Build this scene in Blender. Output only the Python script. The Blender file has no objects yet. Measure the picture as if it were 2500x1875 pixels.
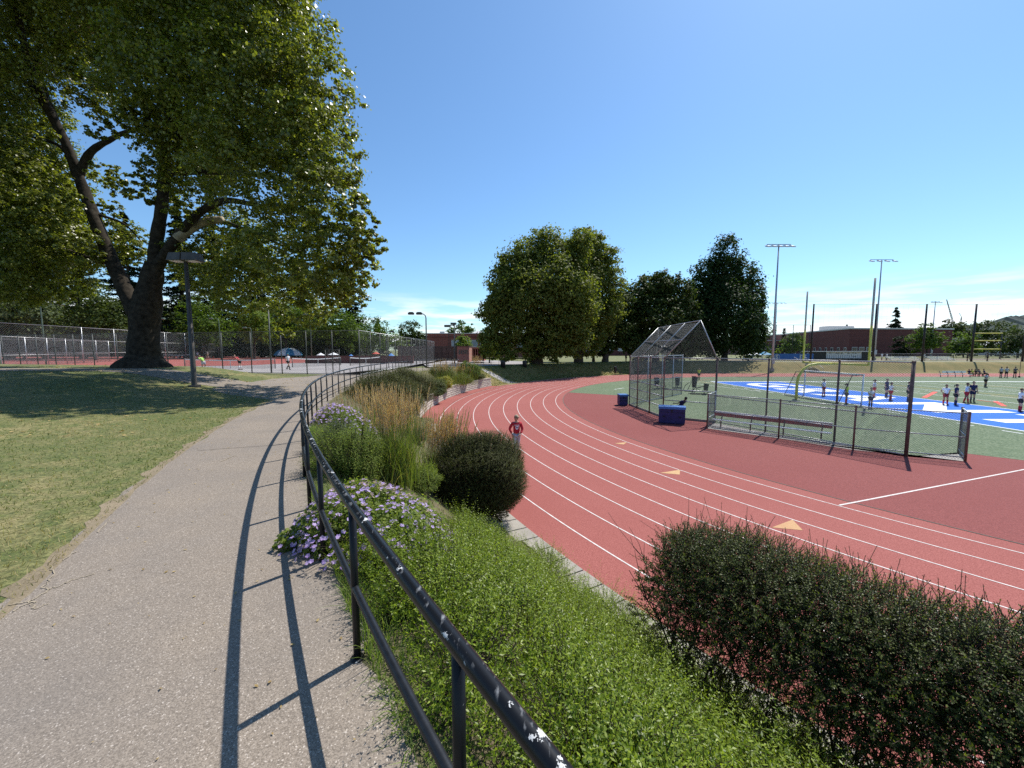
import bpy, math, random
import numpy as np
from mathutils import Vector
R=math.radians
rng=np.random.default_rng(7); random.seed(7)
S=bpy.context.scene; COL=S.collection
# ---------------------------------------------------------------- measuring: photo pixel (2500 px wide) -> world
FOC=960.; PIT=math.atan(82.5/FOC); CZ=2.05; ZF=-2.35
CX,CY=39.6,30.2; R0=36.0; LW=1.065; XE=39.6+84.4
def ray(x,y):
    u=(x-1250)/FOC; v=-(y-937.5)/FOC
    return np.array([u,math.cos(PIT)+v*math.sin(PIT),v*math.cos(PIT)-math.sin(PIT)])
def G(x,y,z=ZF):
    d=ray(x,y); return np.array([0,0,CZ])+d*((z-CZ)/d[2])
def D(x,y,Y):
    d=ray(x,y); return np.array([0,0,CZ])+d*(Y/d[1])
def sst(t): t=np.clip(t,0,1); return t*t*(3-2*t)
def oval(x,y):
    px=np.clip(x,CX,XE); return np.hypot(x-px,y-CY)
def zt(x,y):
    x=np.asarray(x,float); y=np.asarray(y,float)
    d=oval(x,y); ang=np.degrees(np.arctan2(y-CY,x-CX))%360
    left=(x<CX)
    top=-.35*sst((y-42)/14)
    slope=-2.33+(top+2.33)*sst((d-44.75)/4.3)**.9
    wallp=np.where(d<45.95,-2.33,-1.36+(top+1.36)*sst((d-45.95)/3.0))
    w=sst((ang-154)/3)*sst((189-ang)/3)*left
    bank=-2.33+(top+2.33)*sst((d-45.2)/5.2)
    far=1-sst((ang-150)/7); far=np.where(left&(y>CY),far,np.where(left,0,1))
    z=slope*(1-far)+bank*far
    z=z*(1-w)+wallp*w
    z=np.where(d>52.5,top,z); z=np.where(d<44.7,ZF,z)
    yf=32.5+np.clip(-x-12.5,0,80)*.24
    m=.95*sst((-x-9.5)/13)*(1-sst((y-(yf-8))/6))*sst((d-52)/9)*sst((y+12)/12)
    return z+m
def hit(x,y,zo=0.):
    d=ray(x,y); o=np.array([0,0,CZ]); s=.6
    while s<400:
        p=o+d*s
        if p[2]<=float(zt(p[0],p[1]))+zo: break
        s*=1.004
    return p
# ---------------------------------------------------------------- materials
def nm(name):
    m=bpy.data.materials.new(name); m.use_nodes=True; t=m.node_tree; b=t.nodes['Principled BSDF']; return m,t,b
def N(t,k,**kw):
    n=t.nodes.new(k)
    for a,v in kw.items():
        if a in n.inputs.keys(): n.inputs[a].default_value=v
        else: setattr(n,a,v)
    return n
def rgba(c): return (*c,1)
def mix(t,f,a,b,typ='MIX'):
    n=t.nodes.new('ShaderNodeMix'); n.data_type='RGBA'; n.blend_type=typ
    for s,v in ((0,f),(6,a),(7,b)):
        if isinstance(v,bpy.types.NodeSocket): t.links.new(v,n.inputs[s])
        else: n.inputs[s].default_value=v if s==0 else rgba(v)
    return n.outputs[2]
def ramp(t,f,a,b):
    n=t.nodes.new('ShaderNodeMapRange'); t.links.new(f,n.inputs[0]); n.inputs[1].default_value=a; n.inputs[2].default_value=b; return n.outputs[0]
def noise(t,scale,detail=3,co='Object',rough=.55,stretch=None):
    c=t.nodes.new('ShaderNodeTexCoord'); n=N(t,'ShaderNodeTexNoise',Scale=scale,Detail=detail,Roughness=rough)
    if stretch:
        mp=t.nodes.new('ShaderNodeMapping'); mp.inputs['Scale'].default_value=stretch; t.links.new(c.outputs[co],mp.inputs[0]); t.links.new(mp.outputs[0],n.inputs['Vector'])
    else: t.links.new(c.outputs[co],n.inputs['Vector'])
    return n.outputs['Fac']
def bump(t,b,h,st,dist=.02):
    n=N(t,'ShaderNodeBump',Strength=st,Distance=dist); t.links.new(h,n.inputs['Height']); t.links.new(n.outputs[0],b.inputs['Normal'])
def M(name,col,rough=.7,var=.2,scale=6,bmp=0,metal=0,detail=4,spec=.4,stretch=None,bscale=None):
    m,t,b=nm(name)
    f=ramp(t,noise(t,scale,detail,stretch=stretch),.3,.7)
    c=mix(t,f,[x*(1-var) for x in col],[min(1,x*(1+var)) for x in col])
    t.links.new(c,b.inputs['Base Color']); b.inputs['Roughness'].default_value=rough; b.inputs['Metallic'].default_value=metal
    b.inputs['Specular IOR Level'].default_value=spec
    if bmp: bump(t,b,noise(t,bscale or scale*4,4),bmp)
    return m
def leafM(name,c1,c2,trans=.35,rough=.45,spec=.4):
    m,t,b=nm(name)
    g=t.nodes.new('ShaderNodeNewGeometry')
    c=mix(t,g.outputs['Random Per Island'],c1,c2)
    t.links.new(c,b.inputs['Base Color']); b.inputs['Roughness'].default_value=rough; b.inputs['Specular IOR Level'].default_value=spec
    tr=t.nodes.new('ShaderNodeBsdfTranslucent'); c2_=mix(t,1.,c,(1.5,1.6,.55),'MULTIPLY'); t.links.new(c2_,tr.inputs[0])
    x=t.nodes.new('ShaderNodeMixShader'); x.inputs[0].default_value=trans
    t.links.new(b.outputs[0],x.inputs[1]); t.links.new(tr.outputs[0],x.inputs[2])
    t.links.new(x.outputs[0],t.nodes['Material Output'].inputs[0]); return m
def stipple(name,a,b_,c_,fine,big,rough=.9,bst=.4,thr=(.35,.65)):
    m,t,b=nm(name)
    f=ramp(t,noise(t,fine,2),*thr); base=mix(t,f,a,b_)
    g=ramp(t,noise(t,big,4),.35,.7); c=mix(t,g,base,mix(t,.6,base,c_))
    t.links.new(c,b.inputs['Base Color']); b.inputs['Roughness'].default_value=rough; b.inputs['Specular IOR Level'].default_value=.25
    bump(t,b,noise(t,fine,2),bst,.006); return m
def lawnM():
    m,t,b=nm('lawn_grass')
    f1=ramp(t,noise(t,.35,5),.36,.60); f2=ramp(t,noise(t,17,4),.34,.66); f3=ramp(t,noise(t,2.5,4),.35,.65)
    g=mix(t,f2,(.030,.050,.007),(.135,.155,.040)); s=mix(t,f2,(.10,.085,.025),(.31,.265,.12))
    c=mix(t,f1,g,mix(t,f3,g,s)); t.links.new(c,b.inputs['Base Color']); b.inputs['Roughness'].default_value=.95
    bump(t,b,noise(t,60,3),.6,.03); return m
def pathM():
    m,t,b=nm('asphalt_path')
    c=t.nodes.new('ShaderNodeTexCoord')
    v=N(t,'ShaderNodeTexVoronoi',Scale=150.); t.links.new(c.outputs['Object'],v.inputs['Vector'])
    sp=t.nodes.new('ShaderNodeSeparateColor'); t.links.new(v.outputs['Color'],sp.inputs[0])
    base=mix(t,sp.outputs[0],(.145,.118,.092),(.30,.25,.20))
    w=ramp(t,sp.outputs[1],.95,.97); base=mix(t,w,base,(.46,.40,.34))
    base=mix(t,ramp(t,noise(t,.8,5),.35,.7),base,mix(t,.4,base,(.13,.12,.115)))
    n2=N(t,'ShaderNodeTexNoise',Scale=2.,Detail=3); t.links.new(c.outputs['Object'],n2.inputs['Vector'])
    mx=mix(t,.09,(0,0,0),(1,1,1)); 
    va=t.nodes.new('ShaderNodeVectorMath'); va.operation='MULTIPLY_ADD'; va.inputs[1].default_value=(.5,.5,.5)
    t.links.new(n2.outputs['Color'],va.inputs[0]); t.links.new(c.outputs['Object'],va.inputs[2])
    vc=N(t,'ShaderNodeTexVoronoi',Scale=1.5,feature='DISTANCE_TO_EDGE'); t.links.new(va.outputs[0],vc.inputs['Vector'])
    crack=ramp(t,vc.outputs['Distance'],.006,.002)
    mask=ramp(t,noise(t,.45,2),.93,.96)
    mm=N(t,'ShaderNodeMath',operation='MULTIPLY'); t.links.new(crack,mm.inputs[0]); t.links.new(mask,mm.inputs[1])
    base=mix(t,mm.outputs[0],base,(.36,.30,.24))
    t.links.new(base,b.inputs['Base Color']); b.inputs['Roughness'].default_value=.85; b.inputs['Specular IOR Level'].default_value=.3
    bump(t,b,sp.outputs[2],.5,.004); return m
def railM():
    m,t,b=nm('chipped_black_paint')
    n=noise(t,7,6,rough=.7,stretch=(1,.8,1)); chip=ramp(t,n,.60,.61)
    g=t.nodes.new('ShaderNodeNewGeometry'); s=t.nodes.new('ShaderNodeSeparateXYZ'); t.links.new(g.outputs['Normal'],s.inputs[0])
    up=ramp(t,s.outputs[2],.35,.6)
    mm=N(t,'ShaderNodeMath',operation='MULTIPLY'); t.links.new(chip,mm.inputs[0]); t.links.new(up,mm.inputs[1])
    wear=ramp(t,noise(t,38,4,stretch=(1,.35,1)),.58,.70)
    m2=N(t,'ShaderNodeMath',operation='MULTIPLY'); t.links.new(wear,m2.inputs[0]); t.links.new(ramp(t,s.outputs[2],.6,.98),m2.inputs[1])
    c=mix(t,m2.outputs[0],(.006,.0065,.008),(.20,.205,.21)); c=mix(t,mm.outputs[0],c,(.55,.55,.54))
    t.links.new(c,b.inputs['Base Color']); b.inputs['Roughness'].default_value=.38; b.inputs['Specular IOR Level'].default_value=.28
    bump(t,b,n,.15,.004); return m
def brickM(name,a,b_,mort,sc=1.):
    m,t,b=nm(name); c=t.nodes.new('ShaderNodeTexCoord'); mp=t.nodes.new('ShaderNodeMapping'); mp.inputs['Rotation'].default_value=(R(90),0,0)
    t.links.new(c.outputs['Object'],mp.inputs[0]); k=N(t,'ShaderNodeTexBrick',Scale=sc); t.links.new(mp.outputs[0],k.inputs['Vector'])
    k.inputs['Color1'].default_value=rgba(a); k.inputs['Color2'].default_value=rgba(b_); k.inputs['Mortar'].default_value=rgba(mort); k.inputs['Mortar Size'].default_value=.012
    k.inputs['Brick Width'].default_value=.4; k.inputs['Row Height'].default_value=.13
    t.links.new(mix(t,ramp(t,noise(t,.25,4),.3,.7),k.outputs[0],mix(t,.25,k.outputs[0],(.02,.01,.01))),b.inputs['Base Color']); b.inputs['Roughness'].default_value=.9; return m
m_lawn=lawnM(); m_path=pathM(); m_rail=railM()
m_railp=M('black_rail_paint',(.010,.011,.013),.4,.3,20,.05,spec=.35); m_crack=M('tar_crack',(.10,.085,.07),.9); m_dirt=stipple('bare_dirt',(.18,.14,.09),(.30,.24,.165),(.12,.10,.06),90,2)
m_soil=stipple('bed_soil',(.07,.055,.035),(.16,.125,.08),(.07,.09,.03),50,1.5,bst=.8)
m_bank=stipple('dry_bank_grass',(.15,.118,.042),(.27,.205,.08),(.085,.10,.03),25,.5,bst=.8)
m_track=stipple('track_rubber',(.175,.043,.035),(.385,.134,.115),(.235,.064,.053),48,.16,bst=.35,thr=(.28,.72))
m_infield=stipple('infield_rubber',(.125,.030,.027),(.275,.082,.074),(.18,.044,.040),42,.2,bst=.35,thr=(.3,.7))
m_white=M('white_line_paint',(.58,.53,.50),.75,.22,9); m_yellow=stipple('yellow_mark_paint',(.40,.24,.11),(.56,.38,.20),(.42,.22,.12),40,1)
m_turf=stipple('artificial_turf',(.025,.060,.022),(.20,.235,.15),(.085,.125,.06),13,.25,bst=.8)
m_blue=stipple('blue_turf_paint',(.012,.09,.42),(.035,.17,.58),(.02,.12,.48),60,.4); m_wturf=stipple('white_turf_paint',(.72,.74,.76),(.85,.86,.88),(.7,.72,.74),60,.5)
m_redline=M('red_line_paint',(.6,.06,.04),.8); m_goldline=M('gold_line_paint',(.62,.42,.08),.8)
m_conc=stipple('concrete',(.26,.235,.20),(.38,.345,.30),(.20,.18,.155),60,1.2)
m_gravel=stipple('gravel',(.16,.15,.14),(.42,.40,.37),(.25,.235,.22),40,1.5,bst=.8)
m_redcourt=stipple('red_court',(.28,.075,.06),(.36,.11,.09),(.24,.07,.06),40,.2); m_greycourt=stipple('grey_court',(.26,.24,.235),(.34,.32,.31),(.22,.20,.20),40,.2)
m_block=M('split_face_block',(.44,.385,.325),.95,.22,6,.35); m_cap=M('block_cap',(.38,.33,.28),.95,.22,8,.6)
m_galv=M('galvanised_pipe',(.42,.43,.44),.42,.15,8,metal=.65); m_wire=M('galvanised_wire',(.15,.155,.16),.5,.1,5,metal=.3); m_dwire=M('dark_weathered_wire',(.075,.078,.082),.6,.1,5)
m_redpost=M('rusty_red_post',(.17,.085,.07),.6,.4,7,.1); m_brownpost=M('brown_post',(.11,.08,.07),.6,.35,6)
m_dkpost=M('dark_court_post',(.075,.08,.075),.55,.2,6); m_greenpost=M('green_pole_paint',(.10,.15,.11),.5,.2,5)
m_black=M('black_metal',(.015,.015,.017),.5,.2,4); m_bronze=M('bronze_lamp_metal',(.06,.052,.045),.5,.3,4); m_lens=M('lamp_lens',(.55,.56,.55),.25,.05)
m_galvpole=M('grey_light_pole',(.40,.42,.45),.45,.08,3,metal=.4); m_fixture=M('light_fixture',(.50,.52,.55),.4,.1)
m_goal=M('yellow_goal_paint',(.58,.53,.09),.45,.12,3); m_goalgrey=M('sky_glare_goal_grey',(.42,.40,.36),.5,.12,3); m_whitemetal=M('white_metal',(.78,.78,.78),.4,.05)  # goal grey: sky glare on the yellow uprights put into the colour
m_bluebox=M('blue_painted_box',(.025,.022,.11),.5,.25,4); m_bluelid=M('blue_box_lid',(.05,.16,.42),.45,.15,4)
m_benchred=M('red_bench_plank',(.33,.07,.06),.55,.2,5); m_alu=M('aluminium',(.72,.72,.72),.3,.05,4,metal=.3)
m_pad=M('black_vinyl_pad',(.02,.02,.022),.4,.2,4)
m_bark=M('plane_bark',(.034,.028,.021),.95,.6,4.5,1.0,detail=8,bscale=6,spec=.15); m_barkp=M('pale_peeled_bark',(.30,.25,.17),.9,.5,2.5,.7); m_dbark=M('dark_bark',(.055,.045,.035),.95,.4,4,.8)
m_twig=M('shrub_twig',(.045,.032,.024),.9,.3,10)
m_brick=brickM('red_brick',(.22,.065,.045),(.29,.085,.06),(.2,.13,.11)); m_dbrick=brickM('dark_brick',(.13,.036,.032),(.17,.048,.042),(.10,.05,.045))
m_annex=brickM('bright_brick',(.40,.12,.085),(.48,.15,.105),(.4,.25,.2)); m_boards=M('weathered_boards',(.085,.05,.042),.9,.5,2,.4,stretch=(3,3,.12),detail=6)
m_roofedge=M('pale_roof_edge',(.62,.60,.57),.6,.1); m_roofvent=M('roof_plant_metal',(.55,.54,.52),.5,.15,2); m_glass=M('window_glass',(.28,.33,.38),.12,.2,.6,spec=.8); m_dglass=M('dark_window_glass',(.03,.035,.04),.15,.2,1,spec=.8); m_frame=M('white_window_frame',(.6,.58,.55),.5)
m_bannerb=M('blue_banner_vinyl',(.02,.10,.33),.5,.15,2); m_bannerw=M('white_banner_vinyl',(.62,.60,.62),.5,.08,2); m_ink=M('black_ink',(.03,.03,.035),.6)
m_net=M('tennis_net_cord',(.03,.03,.03),.9); m_tape=M('white_net_tape',(.75,.75,.74),.7,.05)
m_canw=M('white_canopy_cloth',(.75,.76,.77),.7,.06); m_canb=M('teal_canopy_cloth',(.03,.20,.36),.7,.1); m_canr=M('red_umbrella_cloth',(.50,.08,.05),.7,.1); m_canu=M('blue_umbrella_cloth',(.06,.22,.55),.7,.1)
m_hill=stipple('forested_hill',(.035,.055,.05),(.06,.085,.075),(.03,.045,.045),.15,.02,bst=0)
m_crane=M('crane_lattice',(.35,.33,.32),.6,.1); m_stick=M('dead_stick',(.30,.25,.18),.9,.3,12)
# leaves
l_plane=leafM('plane_leaves',(.055,.08,.010),(.25,.26,.05),.45,.36,.5); l_plane2=leafM('distant_plane_leaves',(.065,.092,.018),(.21,.225,.055),.45,.6,.15)
l_dark=leafM('dark_maple_leaves',(.020,.038,.009),(.075,.10,.022),.3,.6,.12); l_poplar=leafM('poplar_leaves',(.014,.034,.010),(.045,.075,.020),.3,.6,.12)
l_conif=leafM('conifer_needles',(.007,.016,.007),(.022,.038,.015),.15,.7,.1); l_mid=leafM('mid_green_leaves',(.04,.08,.012),(.11,.16,.03),.42,.6,.15); l_pale=leafM('pale_green_leaves',(.08,.13,.022),(.19,.24,.05),.45,.6,.15); l_grey=leafM('grey_green_leaves',(.06,.085,.04),(.14,.17,.085),.35,.7,.15)
l_gc=leafM('groundcover_leaves',(.055,.10,.006),(.27,.34,.035),.40,.42,.32); l_hedge=leafM('small_hedge_leaves',(.024,.042,.008),(.15,.175,.045),.38,.48,.25); l_round=leafM('round_shrub_leaves',(.028,.038,.007),(.115,.118,.032),.3,.55,.2)
l_ger=leafM('geranium_leaves',(.07,.12,.02),(.22,.26,.06),.45,.6,.15); l_pur=leafM('purple_petals',(.34,.23,.55),(.58,.45,.74),.35,.6,.2)
l_gblade=leafM('ornamental_grass_blades',(.075,.12,.02),(.23,.27,.07),.3,.5,.3); l_plume=leafM('tan_grass_plumes',(.56,.41,.24),(.82,.64,.42),.3,.8,.1); l_straw=leafM('dry_straw',(.22,.18,.08),(.42,.35,.19),.3,.8,.1); l_lawn=leafM('lawn_blades',(.05,.085,.014),(.20,.22,.06),.35,.6,.2); l_yellow=leafM('yellow_green_leaves',(.20,.20,.03),(.38,.34,.05),.4,.5)
l_weed=leafM('weed_blades',(.10,.16,.03),(.22,.28,.07),.4,.5,.3)
# ---------------------------------------------------------------- object helpers
def tag(o,label=None,cat=None,group=None,kind=None):
    if label: o['label']=label
    if cat: o['category']=cat
    if group: o['group']=group
    if kind: o['kind']=kind
    return o
def link(name,me,parent=None,mat=None,loc=None):
    o=bpy.data.objects.new(name,me); COL.objects.link(o)
    if mat is not None and me is not None and len(me.materials)==0: me.materials.append(mat)
    if parent is not None: o.parent=parent
    if loc is not None: o.location=loc
    return o
def thing(name,label,cat,loc=(0,0,0),rz=0,group=None):
    o=bpy.data.objects.new(name,None); COL.objects.link(o); o.location=[float(v) for v in loc]; o.rotation_euler=(0,0,rz); o.empty_display_size=.3
    return tag(o,label,cat,group)
def dup(o,parent=None,label=None,loc=None,rz=None):
    c=o.copy(); COL.objects.link(c)
    if parent is not None: c.parent=parent
    if label: c['label']=label
    if loc is not None: c.location=[float(v) for v in loc]
    if rz is not None: c.rotation_euler=(0,0,rz)
    for ch in list(o.children): dup(ch,c)
    return c
def arr(name,V,F,mat,parent=None,smooth=False):
    V=np.asarray(V,np.float32).reshape(-1,3); F=np.asarray(F,np.int32); k=F.shape[1]; n=len(F)
    me=bpy.data.meshes.new(name); me.vertices.add(len(V)); me.vertices.foreach_set('co',V.ravel())
    me.loops.add(n*k); me.loops.foreach_set('vertex_index',F.ravel()); me.polygons.add(n)
    me.polygons.foreach_set('loop_start',np.arange(0,n*k,k,dtype=np.int32)); me.polygons.foreach_set('loop_total',np.full(n,k,np.int32))
    if smooth: me.polygons.foreach_set('use_smooth',np.ones(n,bool))
    me.update(calc_edges=True); me.validate()
    return link(name,me,parent,mat)
class MB:
    def __init__(s): s.v=[]; s.f=[]; s.m=[]; s.cm=0
    def add(s,V,F):
        o=len(s.v); s.v.extend([tuple(map(float,p)) for p in V]); s.f.extend([tuple(i+o for i in f) for f in F]); s.m.extend([s.cm]*len(F)); return s
    def box(s,c,d,rz=0,rx=0):
        cx,cy,cz=c; h=[q/2 for q in d]; V=[]
        for sz in(-1,1):
            for sx,sy in((-1,-1),(1,-1),(1,1),(-1,1)):
                p=Vector((sx*h[0],sy*h[1],sz*h[2]))
                if rx: p.rotate(__import__('mathutils').Euler((rx,0,0)))
                if rz: p.rotate(__import__('mathutils').Euler((0,0,rz)))
                V.append((p.x+cx,p.y+cy,p.z+cz))
        return s.add(V,[(3,2,1,0),(4,5,6,7),(0,1,5,4),(1,2,6,5),(2,3,7,6),(3,0,4,7)])
    def bar(s,a,b,w,h=None):
        a=Vector(a); b=Vector(b); d=(b-a); L=d.length; d.normalize(); h=h or w
        u=d.cross(Vector((0,0,1))); u=u.normalized() if u.length>.01 else Vector((1,0,0)); v=u.cross(d)
        V=[]
        for p in(a,b):
            for i,j in((-1,-1),(1,-1),(1,1),(-1,1)): V.append(p+u*(i*w/2)+v*(j*h/2))
        return s.add(V,[(0,1,2,3),(7,6,5,4),(0,4,5,1),(1,5,6,2),(2,6,7,3),(3,7,4,0)])
    def tube(s,P,r,n=8,cap=True,wob=None):
        P=[Vector(p) for p in P]; k=len(P)
        rs=[r]*k if np.isscalar(r) else list(r); V=[]; F=[]
        t0=(P[1]-P[0]).normalized(); u=t0.cross(Vector((0,0,1)))
        if u.length<.05: u=t0.cross(Vector((1,0,0)))
        u.normalize()
        for i in range(k):
            t=(P[min(i+1,k-1)]-P[max(i-1,0)]).normalized(); u=(u-t*u.dot(t)).normalized(); w=t.cross(u)
            for j in range(n):
                a=2*math.pi*j/n; q=rs[i]*(wob(i,a) if wob else 1)
                V.append(P[i]+u*(q*math.cos(a))+w*(q*math.sin(a)))
        for i in range(k-1):
            for j in range(n): F.append((i*n+j,i*n+(j+1)%n,(i+1)*n+(j+1)%n,(i+1)*n+j))
        if cap: F.append(tuple(range(n-1,-1,-1))); F.append(tuple(range((k-1)*n,k*n)))
        return s.add(V,F)
    def poly(s,P): return s.add(P,[tuple(range(len(P)))])
    def ell(s,c,r,n=12,m=8):
        V=[];F=[]
        for i in range(m+1):
            th=math.pi*i/m
            for j in range(n):
                a=2*math.pi*j/n; V.append((c[0]+r[0]*math.sin(th)*math.cos(a),c[1]+r[1]*math.sin(th)*math.sin(a),c[2]+r[2]*math.cos(th)))
        for i in range(m):
            for j in range(n): F.append((i*n+j,(i+1)*n+j,(i+1)*n+(j+1)%n,i*n+(j+1)%n))
        return s.add(V,F)
    def mesh(s,name,mats=None,smooth=False):
        me=bpy.data.meshes.new(name); me.from_pydata(s.v,[],s.f)
        for m in (mats or []): me.materials.append(m)
        if mats and len(mats)>1: me.polygons.foreach_set('material_index',np.array(s.m,np.int32))
        if smooth: me.polygons.foreach_set('use_smooth',np.ones(len(s.f),bool))
        me.update(); return me
    def build(s,name,mat,parent=None,smooth=False):
        mats=mat if isinstance(mat,list) else [mat]
        return link(name,s.mesh(name,mats,smooth),parent)
def leaves(P,Nn,size,asp=.7,sd=0):
    n=len(P); r=np.random.default_rng(sd+n)
    Nn=Nn/np.maximum(np.linalg.norm(Nn,axis=1,keepdims=True),1e-6)
    a=r.normal(size=(n,3)); t=a-Nn*np.sum(a*Nn,1,keepdims=True); t/=np.linalg.norm(t,axis=1,keepdims=True)
    b=np.cross(Nn,t); s=(np.ones(n)*size)[:,None]
    V=np.stack([P-t*s*.5,P+b*s*asp*.5+Nn*s*.08,P+t*s*.5,P-b*s*asp*.5+Nn*s*.08],1)
    return V.reshape(-1,3),np.arange(4*n).reshape(n,4)
def sprigs(B,Dr,L,K,ls,asp=.45,spread=.5,sd=0,up=.4):
    """leafy shoots: base B, direction Dr, length L, K leaf pairs each"""
    n=len(B); r=np.random.default_rng(sd+n)
    Dr=Dr/np.linalg.norm(Dr,axis=1,keepdims=True)
    a=r.normal(size=(n,3)); s=a-Dr*np.sum(a*Dr,1,keepdims=True); s/=np.linalg.norm(s,axis=1,keepdims=True)
    tt=(np.arange(K)+.5)/K; out=[]
    q=np.cross(Dr,s)
    for i,t in enumerate(tt):
        c=B+Dr*(L*t)[:,None]
        ca,sa=math.cos(i*1.57),math.sin(i*1.57); side=s*ca+q*sa
        for sg in(-1,1):
            l=(side*sg+Dr*spread); l=l/np.linalg.norm(l,axis=1,keepdims=True)+r.normal(0,.2,(n,3))
            nn=np.cross(l,np.cross(Dr,l))+np.array([0,0,up]); w=np.cross(l,nn); w/=np.maximum(np.linalg.norm(w,axis=1,keepdims=True),1e-6)
            z=(ls*(1-.35*t)*r.uniform(.75,1.2,n))[:,None]
            out.append(np.stack([c,c+l*z*.5+w*z*asp*.5,c+l*z,c+l*z*.5-w*z*asp*.5],1))
    V=np.concatenate(out,0).reshape(-1,3); return V,np.arange(len(V)).reshape(-1,4)
def strands(A,B,r):
    """straight thin 3-sided rods from A to B"""
    n=len(A); d=B-A; d=d/np.maximum(np.linalg.norm(d,axis=1,keepdims=True),1e-9)
    ref=np.where(np.abs(d[:,2:3])<.9,np.array([[0,0,1.]]),np.array([[1.,0,0]])); u=np.cross(d,ref); u/=np.linalg.norm(u,axis=1,keepdims=True); v=np.cross(d,u)
    r=np.broadcast_to(np.asarray(r,float),(n,))[:,None]
    ring=[u*math.cos(q)+v*math.sin(q) for q in(0,2.094,4.189)]
    V=np.stack([A+k*r for k in ring]+[B+k*r for k in ring],1).reshape(-1,3)
    o=(np.arange(n)*6)[:,None]
    F=np.concatenate([o+np.array([[0,1,4,3]]),o+np.array([[1,2,5,4]]),o+np.array([[2,0,3,5]])],0); return V,F
def blades(B,tip,w,seg=4,bend=.35,sd=0):
    """curved flat blades from B to tip, drooping"""
    n=len(B); r=np.random.default_rng(sd+n); d=tip-B; hz=d.copy(); hz[:,2]=0
    a=r.normal(size=(n,3)); a[:,2]=0; side=a/np.linalg.norm(a,axis=1,keepdims=True)
    rows=[]
    for i in range(seg+1):
        t=i/seg; c=B+d*np.array([t**1.6,t**1.6,1])*np.array([[1,1,t*(1+bend*(1-t))]])
        ww=(np.ones(n)*w*(1-t)**.7+.0006)[:,None]; rows.append(np.stack([c-side*ww*.5,c+side*ww*.5],1))
    V=np.stack(rows,1).reshape(-1,3); o=(np.arange(n)*(2*(seg+1)))[:,None]
    F=np.concatenate([o+np.array([[2*i,2*i+1,2*i+3,2*i+2]]) for i in range(seg)],0); return V,F
def merge(L):
    V=[];F=[];o=0
    for v,f in L: V.append(np.asarray(v,float).reshape(-1,3)); F.append(np.asarray(f)+o); o+=len(V[-1])
    return np.concatenate(V),np.concatenate(F)
def grid_wires(o,U,V,w,h,s,r):
    """diagonal chain-link wires over a w x h panel"""
    A=[];B=[]
    for sg in(1,-1):
        k=-h if sg==1 else 0; e=w if sg==1 else w+h
        c=np.arange(k,e,s)
        for q in c:
            if sg==1: u0,v0=max(q,0),max(-q,0); u1=min(w,q+h); v1=u1-q
            else: u0=max(0,q-h); v0=q-u0; u1=min(w,q); v1=q-u1
            if u1-u0>.01: A.append(o+U*u0+V*v0); B.append(o+U*u1+V*v1)
    return strands(np.array(A),np.array(B),r)
def chain(p0,p1,z0,z1,s,r):
    p0=np.array(p0,float); p1=np.array(p1,float); d=p1-p0; w=np.linalg.norm(d)
    return grid_wires(np.array([p0[0],p0[1],z0]),np.array([d[0]/w,d[1]/w,0]),np.array([0,0,1.]),w,z1-z0,s,r)
def ringpts(r,a0,a1,n): 
    a=np.radians(np.linspace(a0,a1,n)); return np.stack([CX+r*np.cos(a),CY+r*np.sin(a)],1)
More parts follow.
